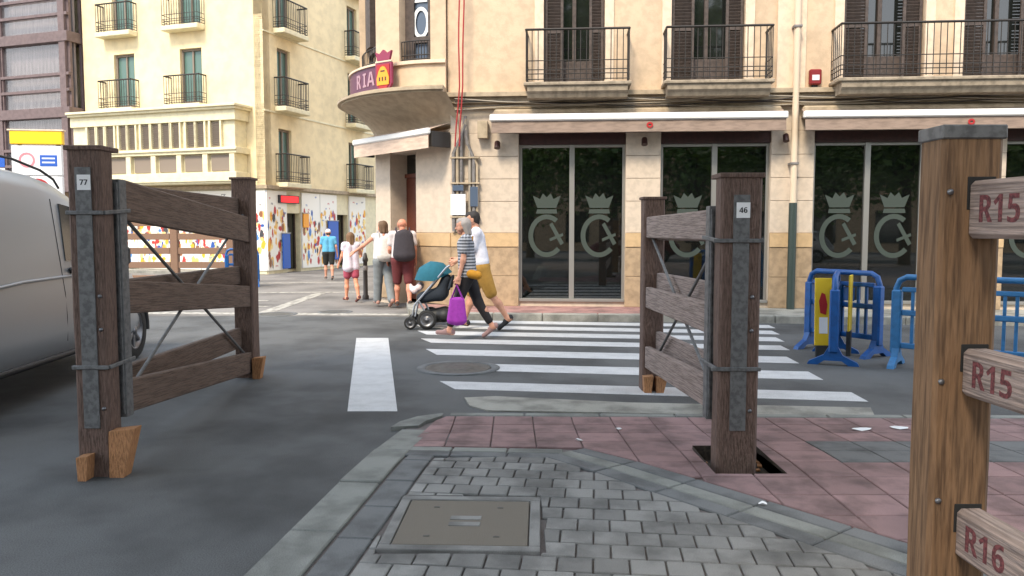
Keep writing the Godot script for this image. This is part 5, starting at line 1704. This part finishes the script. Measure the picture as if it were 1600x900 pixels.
	if hair != "bald": put(net_mesh([[hb, 0.011 * s, 0.022 * s]]), "hair", hm, o)
	# --- shirt
	var g: float = w.get("loose", 0.014)
	var sb = []
	for sd: String in ["l", "r"]:
		var sg = -1.0 if sd == "l" else 1.0
		var hem: float = w.get("hem", 0.90)
		sb.append([T.call(Vector3(sg * 0.085 * fw, 1.34, 0.0)), T.call(Vector3(sg * 0.078 * fw, 1.10, 0.0)), (0.098 + g) * s, (0.094 + g) * s])
		sb.append([T.call(Vector3(sg * 0.078 * fw, 1.10, 0.0)), T.call(Vector3(sg * 0.085 * fw, hem + 0.09, 0.0)), (0.094 + g) * s, (0.106 + g + w.get("flare", 0.0)) * s])
		sb.append([T.call(Vector3(sg * 0.05, 1.425, 0.015)), J["sh_" + sd], (0.05 + g) * s, (0.05 + g) * s])
		var sl: float = w.get("sleeve", 0.55)
		if sl > 0.0:
			sb.append([J["sh_" + sd], J["sh_" + sd].lerp(J["el_" + sd], minf(sl, 1.0)), (0.05 + g) * s, (0.046 + g) * s])
		if sl > 1.0:
			sb.append([J["el_" + sd], J["el_" + sd].lerp(J["wr_" + sd], sl - 1.0), (0.044 + g) * s, (0.036 + g) * s])
	put(net_mesh([[sb, 0.017 * s, 0.035 * s]]), "shirt", w.shirt, o)
	# --- trousers, shorts
	var tb = []
	var tl: float = w.get("legs", 2.0)     # 1 = to the knee, 2 = to the ankle
	var tg: float = w.get("leg_loose", 0.016)
	for sd: String in ["l", "r"]:
		tb.append([T.call(Vector3((-1.0 if sd == "l" else 1.0) * 0.07 * fw, 1.0, 0)), J["hip_" + sd], 0.105 * s, (0.094 + tg) * s])
		tb.append([J["hip_" + sd], J["hip_" + sd].lerp(J["knee_" + sd], minf(tl, 1.0)), (0.088 + tg) * s * fw, (lerpf(0.088, 0.056, minf(tl, 1.0)) + tg) * s])
		if tl > 1.0:
			tb.append([J["knee_" + sd], J["knee_" + sd].lerp(J["ank_" + sd], (tl - 1.0) * 0.97), (0.056 + tg) * s, (0.040 + tg * w.get("cuff", 1.0)) * s])
	put(net_mesh([[tb, 0.017 * s, 0.03 * s]]), "trousers" if tl > 1.2 else "shorts", w.trousers, o)
	# --- shoes
	for sd: String in ["l", "r"]:
		var sh = [[J["heel_" + sd], J["toe_" + sd], 0.037 * s, 0.033 * s], [J["heel_" + sd] + Vector3(0, 0.02, 0) * s, J["heel_" + sd].lerp(J["toe_" + sd], 0.45) + Vector3(0, 0.028, 0) * s, 0.036 * s, 0.034 * s]]
		put(net_mesh([[sh, 0.011 * s, 0.02 * s]]), "shoe", w.shoes, o)
	o.set_meta("joints", J)
	return o

func stripes(c1: Color, c2: Color) -> StandardMaterial3D:
	var img = Image.create(32, 32, false, Image.FORMAT_RGB8)
	for y in 32:
		for x in 32: img.set_pixel(x, y, c1 if y % 8 < 4 else c2)
	var m = mat(Color.WHITE, 0.9)
	m.albedo_texture = ImageTexture.create_from_image(img)
	m.uv1_triplanar = true
	m.uv1_scale = Vector3.ONE * 6.0
	return m

func cloth(c: Color) -> StandardMaterial3D:
	return patchy(c, Vector3.ONE * 2.2, 0.9, 0.9, null, false)

func soft_bag(called: String, label: String, category: String, xf: Transform3D, bones: Array, m: Material, straps: Array, sm: Material, group := "") -> void:
	var o = thing(called, label, category, Vector3.ZERO, 0, group)
	o.transform = xf
	put(net_mesh([[bones, 0.016, 0.04]]), "bag_body", m, o)
	for st: Array in straps: tubes([st], 0.012, "strap", sm, o, 6)

func people() -> void:
	var p1 = person("woman in a grey striped top and black trousers crossing the zebra", V(-0.60, 0.004, 10.85), 90, 1.63,
		{"leg_l": [21, 4, -14], "leg_r": [-20, 10, -8], "arm_l": [6, 8, 5], "arm_r": [-12, 18, 5], "lean": 4, "curl_l": 1.0},
		{"skin": Color(0.74, 0.54, 0.45), "hair": "bob", "hair_color": Color(0.58, 0.55, 0.53), "shirt": stripes(Color(0.66, 0.67, 0.70), Color(0.30, 0.31, 0.34)), "trousers": cloth(Color(0.13, 0.12, 0.13)), "legs": 1.78, "sleeve": 0.5, "shoes": cloth(Color(0.62, 0.50, 0.49)), "loose": 0.022, "hem": 0.84, "width": 1.05})
	var p2 = person("man in a white shirt and mustard shorts pushing the stroller", V(-0.46, 0.004, 11.85), 90, 1.76,
		{"leg_l": [-22, 12, -6], "leg_r": [20, 4, -10], "arm_l": [12, 50, 3], "arm_r": [14, 50, 3], "lean": 9, "curl_l": 1.2, "curl_r": 1.2},
		{"skin": Color(0.74, 0.54, 0.44), "hair": "short", "hair_color": Color(0.14, 0.12, 0.11), "shirt": cloth(Color(0.86, 0.86, 0.90)), "trousers": cloth(Color(0.66, 0.50, 0.22)), "legs": 0.92, "leg_loose": 0.03, "sleeve": 0.7, "shoes": cloth(Color(0.16, 0.16, 0.17)), "loose": 0.024, "width": 1.1})
	var p3 = person("woman in loose grey trousers and white top reaching towards the girl", V(-2.46, 0.009, 15.3), 25, 1.62,
		{"leg_l": [14, 4, -8], "leg_r": [-14, 10, -4], "arm_l": [18, 30, 48], "arm_r": [10, 25, 6], "lean": 3, "look": 25},
		{"skin": Color(0.80, 0.56, 0.46), "hair": "bob", "hair_color": Color(0.40, 0.31, 0.23), "shirt": cloth(Color(0.88, 0.87, 0.88)), "trousers": cloth(Color(0.50, 0.52, 0.53)), "legs": 1.95, "leg_loose": 0.034, "cuff": 1.2, "sleeve": 0.0, "shoes": cloth(Color(0.72, 0.55, 0.5)), "loose": 0.016})
	var p4 = person("girl with long brown hair in a white tunic and pink shorts", V(-3.28, 0.009, 16.3), 35, 1.40,
		{"leg_l": [12, 6, -8], "leg_r": [-12, 10, -4], "arm_l": [14, 20, 8], "arm_r": [30, 45, 34], "lean": 3},
		{"skin": Color(0.84, 0.58, 0.46), "hair": "long", "hair_color": Color(0.46, 0.35, 0.25), "shirt": cloth(Color(0.90, 0.86, 0.92)), "hem": 0.76, "flare": 0.012, "trousers": cloth(Color(0.68, 0.30, 0.38)), "legs": 0.62, "leg_loose": 0.03, "sleeve": 0.35, "shoes": cloth(Color(0.42, 0.24, 0.22)), "loose": 0.022, "width": 0.95})
	var p5 = person("bald man with a dark backpack and maroon shorts by the cafe door", V(-2.05, 0.009, 15.0), 15, 1.66,
		{"leg_l": [12, 4, -8], "leg_r": [-12, 8, -4], "arm_l": [8, 25, 8], "arm_r": [-4, 25, 8], "lean": 3},
		{"skin": Color(0.80, 0.54, 0.44), "hair": "bald", "shirt": cloth(Color(0.84, 0.80, 0.80)), "trousers": cloth(Color(0.40, 0.17, 0.18)), "legs": 0.95, "leg_loose": 0.03, "sleeve": 0.6, "shoes": cloth(Color(0.25, 0.22, 0.21)), "loose": 0.02, "width": 1.12})
	var p6 = person("boy in a light blue shirt, black shorts and white cap by the shop", V(-5.36, 0.009, 23.4), 20, 1.45,
		{"leg_l": [10, 4, -6], "leg_r": [-10, 8, -4], "arm_l": [10, 20, 12], "arm_r": [-8, 20, 12], "lean": 3},
		{"skin": Color(0.80, 0.58, 0.48), "hair": "cap", "cap_color": Color(0.86, 0.86, 0.88), "shirt": cloth(Color(0.38, 0.68, 0.84)), "trousers": cloth(Color(0.15, 0.16, 0.16)), "legs": 0.8, "leg_loose": 0.03, "sleeve": 0.55, "shoes": cloth(Color(0.35, 0.34, 0.33)), "loose": 0.024, "width": 1.08})
	# bags
	var J1: Dictionary = p1.get_meta("joints")
	var hand: Vector3 = J1["wr_l"] + J1["hd_l"] * 0.10
	soft_bag("tote_bag", "purple tote bag hanging from the striped woman's hand", "bag", p1.transform * at3(hand), [[Vector3(0, -0.20, -0.06), Vector3(0, -0.47, -0.08), 0.04, 0.06], [Vector3(0, -0.21, 0.0), Vector3(0, -0.48, 0.0), 0.045, 0.07], [Vector3(0, -0.20, 0.06), Vector3(0, -0.47, 0.07), 0.04, 0.06]], cloth(Color(0.62, 0.22, 0.66)), [[Vector3(-0.02, -0.2, -0.08), Vector3(0, 0.0, -0.01), Vector3(-0.02, -0.2, 0.08)], [Vector3(0.03, -0.2, -0.08), Vector3(0.01, 0.0, 0.0), Vector3(0.03, -0.2, 0.08)]], cloth(Color(0.5, 0.16, 0.55)))
	soft_bag("belt_bag", "small mustard yellow bag at the striped woman's hip", "bag", p1.transform * at3(Vector3(-0.17, 0.90, 0.09)), [[Vector3(0, 0, -0.05), Vector3(0, -0.02, 0.05), 0.06, 0.06]], cloth(Color(0.74, 0.52, 0.14)), [[Vector3(0.01, 0.04, -0.05), Vector3(0.03, 0.25, -0.04), Vector3(0.10, 0.50, -0.02)]], cloth(Color(0.6, 0.42, 0.12)))
	soft_bag("backpack", "pale grey backpack on the woman in grey trousers", "backpack", p3.transform * at3(Vector3(0, 1.12, 0.19)), [[Vector3(0, 0.15, 0), Vector3(0, -0.13, 0.03), 0.09, 0.115], [Vector3(-0.06, 0.14, 0), Vector3(-0.08, -0.13, 0.02), 0.085, 0.11], [Vector3(0.06, 0.14, 0), Vector3(0.08, -0.13, 0.02), 0.085, 0.11]], cloth(Color(0.82, 0.80, 0.77)), [[Vector3(-0.1, 0.15, -0.06), Vector3(-0.11, 0.34, -0.14), Vector3(-0.12, 0.25, -0.30)], [Vector3(0.1, 0.15, -0.06), Vector3(0.11, 0.34, -0.14), Vector3(0.12, 0.25, -0.30)]], cloth(Color(0.7, 0.68, 0.66)), "backpacks")
	soft_bag("backpack", "large dark charcoal backpack on the bald man", "backpack", p5.transform * at3(Vector3(0, 1.18, 0.21)), [[Vector3(0, 0.2, 0), Vector3(0, -0.16, 0.05), 0.11, 0.13], [Vector3(-0.07, 0.18, 0), Vector3(-0.09, -0.16, 0.03), 0.10, 0.12], [Vector3(0.07, 0.18, 0), Vector3(0.09, -0.16, 0.03), 0.10, 0.12]], cloth(Color(0.22, 0.20, 0.22)), [[Vector3(-0.12, 0.18, -0.07), Vector3(-0.125, 0.34, -0.16), Vector3(-0.13, 0.22, -0.33)], [Vector3(0.12, 0.18, -0.07), Vector3(0.125, 0.34, -0.16), Vector3(0.13, 0.22, -0.33)]], cloth(Color(0.24, 0.2, 0.25)), "backpacks")
	for p: Node in [p1, p2, p3, p4, p5, p6]: p.remove_meta("joints")

# ------------------------------------------------------------------ stroller
func stroller() -> void:
	var o = thing("stroller", "black stroller with a teal canopy pushed over the crossing", "stroller", V(-1.30, 0.005, 12.15))
	var sil = mat(Color(0.66, 0.67, 0.69), 0.3, 0.8)
	var navy = cloth(Color(0.12, 0.15, 0.19))
	var teal = cloth(Color(0.10, 0.36, 0.43))
	for s: float in [-1, 1]:
		var z = s * 0.24
		tubes([[Vector3(-0.20, 0.14, z * 0.9), Vector3(-0.16, 0.36, z), Vector3(0.32, 0.92, z), Vector3(0.47, 1.02, z)]], 0.016, "main_tube", sil, o, 8)
		tubes([[Vector3(0.03, 0.15, z * 1.05), Vector3(-0.02, 0.3, z), Vector3(-0.10, 0.43, z)]], 0.016, "rear_tube", sil, o, 8)
		for w: Array in [[-0.22, 0.095, 0.05], [0.03, 0.145, 0.055]]:
			var wh = node("wheel", o, Transform3D(Basis(Vector3.RIGHT, PI / 2 * s), Vector3(w[0], w[1], z * 1.12)))
			var st = mb()
			lathe(st, [Vector2(w[1] * 0.72, -w[2] / 2), Vector2(w[1] * 0.95, -w[2] / 2), Vector2(w[1], 0), Vector2(w[1] * 0.95, w[2] / 2), Vector2(w[1] * 0.72, w[2] / 2)], 24)
			put(done(st), "tyre", M.rubber, wh)
			st = mb()
			lathe(st, [Vector2(w[1] * 0.74, -w[2] * 0.4), Vector2(w[1] * 0.74, w[2] * 0.4), Vector2(w[1] * 0.62, w[2] * 0.42), Vector2(w[1] * 0.58, 0.0), Vector2(w[1] * 0.2, 0.005), Vector2(w[1] * 0.2, w[2] * 0.5), Vector2(0, w[2] * 0.5)], 20)
			put(done(st), "rim", M.rim, wh)
		tubes([[Vector3(-0.22, 0.095, z * 1.12), Vector3(-0.20, 0.2, z * 0.95)]], 0.02, "fork", M.black_plastic, o, 8)
	tubes([[Vector3(0.47, 1.02, -0.24), Vector3(0.49, 1.03, 0.0), Vector3(0.47, 1.02, 0.24)]], 0.02, "handlebar", M.black_plastic, o, 8)
	tubes([[Vector3(0.03, 0.145, -0.27), Vector3(0.03, 0.145, 0.27)]], 0.012, "axle", M.black_plastic, o, 6)
	put(net_mesh([[[[Vector3(-0.02, 0.16, -0.16), Vector3(-0.02, 0.16, 0.16), 0.07, 0.07], [Vector3(0.28, 0.20, -0.16), Vector3(0.28, 0.20, 0.16), 0.10, 0.10], [Vector3(-0.02, 0.16, 0.0), Vector3(0.28, 0.2, 0.0), 0.1, 0.12]], 0.016, 0.05]]), "basket", M.black_plastic, o)
	put(net_mesh([[[[Vector3(-0.06, 0.46, -0.14), Vector3(0.22, 0.52, -0.14), 0.08, 0.10], [Vector3(-0.06, 0.46, 0.14), Vector3(0.22, 0.52, 0.14), 0.08, 0.10], [Vector3(0.22, 0.52, -0.13), Vector3(0.30, 0.74, -0.13), 0.09, 0.07], [Vector3(0.22, 0.52, 0.13), Vector3(0.30, 0.74, 0.13), 0.09, 0.07]], 0.016, 0.06]]), "seat", navy, o)
	# canopy: ribs of a quarter dome
	var st = mb()
	var rows = []
	for i in 9:
		var a = lerpf(deg_to_rad(25.0), deg_to_rad(178.0), i / 8.0)
		var row = []
		for j in 13:
			var b = lerpf(-PI / 2, PI / 2, j / 12.0)
			var rr = 0.29 + (0.012 if i % 2 == 0 else 0.0)
			row.append(Vector3(0.12 + cos(a) * rr * cos(b), 0.72 + sin(a) * rr * cos(b) * (0.98), sin(b) * 0.27))
		rows.append(row)
	for i in 8:
		for j in 12: quad(st, rows[i][j], rows[i + 1][j], rows[i + 1][j + 1], rows[i][j + 1], true)
	put(done(st), "canopy", teal, o)
	tubes([[Vector3(0.36, 0.60, -0.25), Vector3(0.40, 0.78, -0.1), Vector3(0.40, 0.78, 0.1), Vector3(0.36, 0.60, 0.25)]], 0.02, "canopy_hem", navy, o, 6)
	var bl = put(net_mesh([[[[Vector3(0, 0.02, -0.10), Vector3(0, 0.0, 0.10), 0.055, 0.05], [Vector3(-0.07, -0.03, -0.06), Vector3(-0.07, -0.05, 0.08), 0.045, 0.05], [Vector3(-0.14, 0.03, 0.0), Vector3(-0.12, -0.03, 0.02), 0.025, 0.04]], 0.014, 0.04]]), numbered("blanket"), cloth(Color(0.84, 0.76, 0.76)), self, at3(V(-1.40, 0.62, 12.13)))
	tag(bl, "crumpled pale pink blanket at the front of the stroller", "blanket")

# ------------------------------------------------------------------ blue barriers
func barrier(label: String, a: Vector2, b: Vector2, m: Material, m2: Material, y0 := 0.0) -> void:
	var dir = b - a
	var L = dir.length()
	var o = thing("plastic_barrier", label, "barrier", V(a.x, y0, a.y), atan2(dir.y, dir.x), "blue plastic barriers")
	var h = 0.98
	# frame: top bar with rounded corners, bottom bar, end posts
	tubes([[Vector3(0.04, 0.16, 0), Vector3(0.04, h - 0.12, 0), Vector3(0.07, h - 0.04, 0), Vector3(0.14, h, 0), Vector3(L - 0.14, h, 0), Vector3(L - 0.07, h - 0.04, 0), Vector3(L - 0.04, h - 0.12, 0), Vector3(L - 0.04, 0.16, 0)]], 0.032, "top_frame", m, o, 8)
	for ex: float in [0.0, L - 0.10]: boxes([[ex, 0.14, -0.05, ex + 0.10, h - 0.14, 0.05]], "end_post", m, o, Transform3D.IDENTITY, 0.015)
	boxes([[0.10, 0.20, -0.03, L - 0.10, 0.26, 0.03], [0.10, 0.56, -0.025, L - 0.10, 0.62, 0.025], [0.10, h - 0.16, -0.028, L - 0.10, h - 0.11, 0.028]], "rail", m, o, Transform3D.IDENTITY, 0.008)
	var n = maxi(4, roundi((L - 0.2) / 0.11))
	for k in range(1, n):
		var x = 0.10 + (L - 0.2) * k / n
		boxes([[x - 0.016, 0.26, -0.016, x + 0.016, 0.56, 0.016], [x - 0.016, 0.62, -0.016, x + 0.016, h - 0.16, 0.016]], "bar", m2, o)
	boxes([[L * 0.5 - 0.17, 0.64, 0.017, L * 0.5 + 0.17, 0.80, 0.026]], "panel", m2, o)
	for x: float in [0.06, L - 0.06]:
		var st = mb()
		prism(st, PackedVector2Array([Vector2(-0.27, 0.0), Vector2(-0.16, 0.0), Vector2(-0.09, 0.05), Vector2(0.09, 0.05), Vector2(0.16, 0.0), Vector2(0.27, 0.0), Vector2(0.25, 0.035), Vector2(0.10, 0.11), Vector2(0.05, 0.20), Vector2(-0.05, 0.20), Vector2(-0.10, 0.11), Vector2(-0.25, 0.035)]), -0.035, 0.035, Transform3D(Basis(Vector3.UP, PI / 2), Vector3(x, 0, 0)))
		put(done(st), "foot", m, o)

func barriers() -> void:
	barrier("blue plastic barrier seen end on, nearest the zebra crossing", Vector2(3.53, 8.72), Vector2(3.98, 9.75), M.blue_plastic, M.blue_plastic)
	barrier("blue plastic barrier behind the one with yellow notice", Vector2(3.74, 10.12), Vector2(4.30, 9.25), M.blue_plastic, M.blue_plastic)
	barrier("lighter blue plastic barrier partly behind the large orange post", Vector2(4.18, 8.76), Vector2(5.35, 7.85), M.blue_light, M.blue_light)
	barrier("far blue plastic barrier beside the light brown fence", Vector2(-7.4, 20.6), Vector2(-6.6, 20.9), M.blue_plastic, M.blue_plastic)
	var o = thing("notice_board", "tall yellow notice board with red emblem leaning on the blue barriers", "notice", V(3.64, 0.0, 9.30), -0.1)
	o.rotation.x = -0.06
	boxes([[-0.095, 0.14, 0.0, 0.095, 0.93, 0.02]], "board", M.yellow_board, o)
	var st = mb()
	prism(st, PackedVector2Array([Vector2(-0.035, 0.52), Vector2(0.03, 0.50), Vector2(0.045, 0.62), Vector2(0.02, 0.74), Vector2(-0.02, 0.76), Vector2(-0.05, 0.66)]), 0.02, 0.024)
	put(done(st), "red_emblem", M.red_sign, o)
	boxes([[-0.045, 0.28, 0.02, 0.05, 0.47, 0.024]], "white_panel", M.white, o)
	boxes([[-0.08, 0.0, -0.02, 0.08, 0.14, 0.03]], "foot", M.black_plastic, o)
	var o2 = thing("notice_board", "yellow notice seen edge on, fixed behind the blue barriers", "notice", V(3.99, 0.0, 9.42), 1.05)
	boxes([[-0.12, 0.30, 0.0, 0.12, 0.96, 0.02]], "board", M.yellow_board, o2)
	boxes([[-0.05, 0.0, -0.02, 0.05, 0.30, 0.03]], "foot", M.black_plastic, o2)

# ------------------------------------------------------------------ street furniture
func street_things() -> void:
	var t = thing("info_totem", "white street sign panel with a yellow header behind the van", "sign", V(-9.4, 0, 16.0), deg_to_rad(8.0))
	boxes([[-0.48, 3.17, -0.06, 0.49, 3.43, 0.06]], "yellow_header", M.totem_yellow, t, Transform3D.IDENTITY, 0.01)
	boxes([[-0.46, 2.56, -0.05, 0.46, 3.14, 0.05], [-0.46, 1.90, -0.05, 0.46, 2.54, 0.05]], "panel", M.white, t, Transform3D.IDENTITY, 0.01)
	boxes([[-0.52, 3.43, -0.07, 0.52, 3.46, 0.07]], "top_cap", M.cream_trim, t)
	var st = mb()
	ring_part(st, Vector2(-0.18, 2.86), 0.15, 0.15, 0.04, 0, 359, 0.051, 0.056)
	put(done(st), "pink_symbol", M.sign_pink, t)
	boxes([[0.06, 2.74, 0.051, 0.38, 2.96, 0.056]], "blue_symbol", M.sign_blue, t)
	boxes([[0.10, 2.80, 0.056, 0.34, 2.83, 0.059], [0.10, 2.88, 0.056, 0.34, 2.91, 0.059]], "blue_symbol_lines", M.white, t)
	st = mb()
	ring_part(st, Vector2(0.0, 2.26), 0.24, 0.24, 0.055, 0, 359, 0.051, 0.056)
	put(done(st), "red_ring", M.red_sign, t)
	for x: float in [-0.36, 0.36]: tubes([[Vector3(x, 0, -0.09), Vector3(x, 3.4, -0.09)]], 0.04, "pole", M.pipe_grey, t, 10)
	var s = thing("road_sign", "blue and white sign at the edge beside the yellow topped panel", "sign", V(-10.25, 0, 16.0))
	tubes([[Vector3(0, 0, 0), Vector3(0, 2.95, 0)]], 0.035, "pole", M.pipe_grey, s, 10)
	boxes([[-0.25, 2.72, 0.036, 0.22, 2.92, 0.05]], "blue_plate", M.sign_blue, s)
	boxes([[-0.25, 2.52, 0.036, 0.22, 2.70, 0.05]], "white_plate", M.white, s)
	var b = thing("bollard", "slim dark bollard between the girl and woman in grey trousers", "bollard", V(-3.12, 0.005, 17.0))
	st = mb()
	lathe(st, [Vector2(0.07, 0.0), Vector2(0.07, 0.08), Vector2(0.05, 0.10), Vector2(0.045, 0.80), Vector2(0.06, 0.82), Vector2(0.06, 0.87), Vector2(0.045, 0.90), Vector2(0.03, 0.98), Vector2(0.0, 1.0)], 16)
	put(done(st), "post", M.black_iron, b)
	st = mb()
	lathe(st, [Vector2(0.05, 0.62), Vector2(0.052, 0.64), Vector2(0.052, 0.70), Vector2(0.05, 0.72)], 16)
	put(done(st), "band", M.pipe_grey, b)
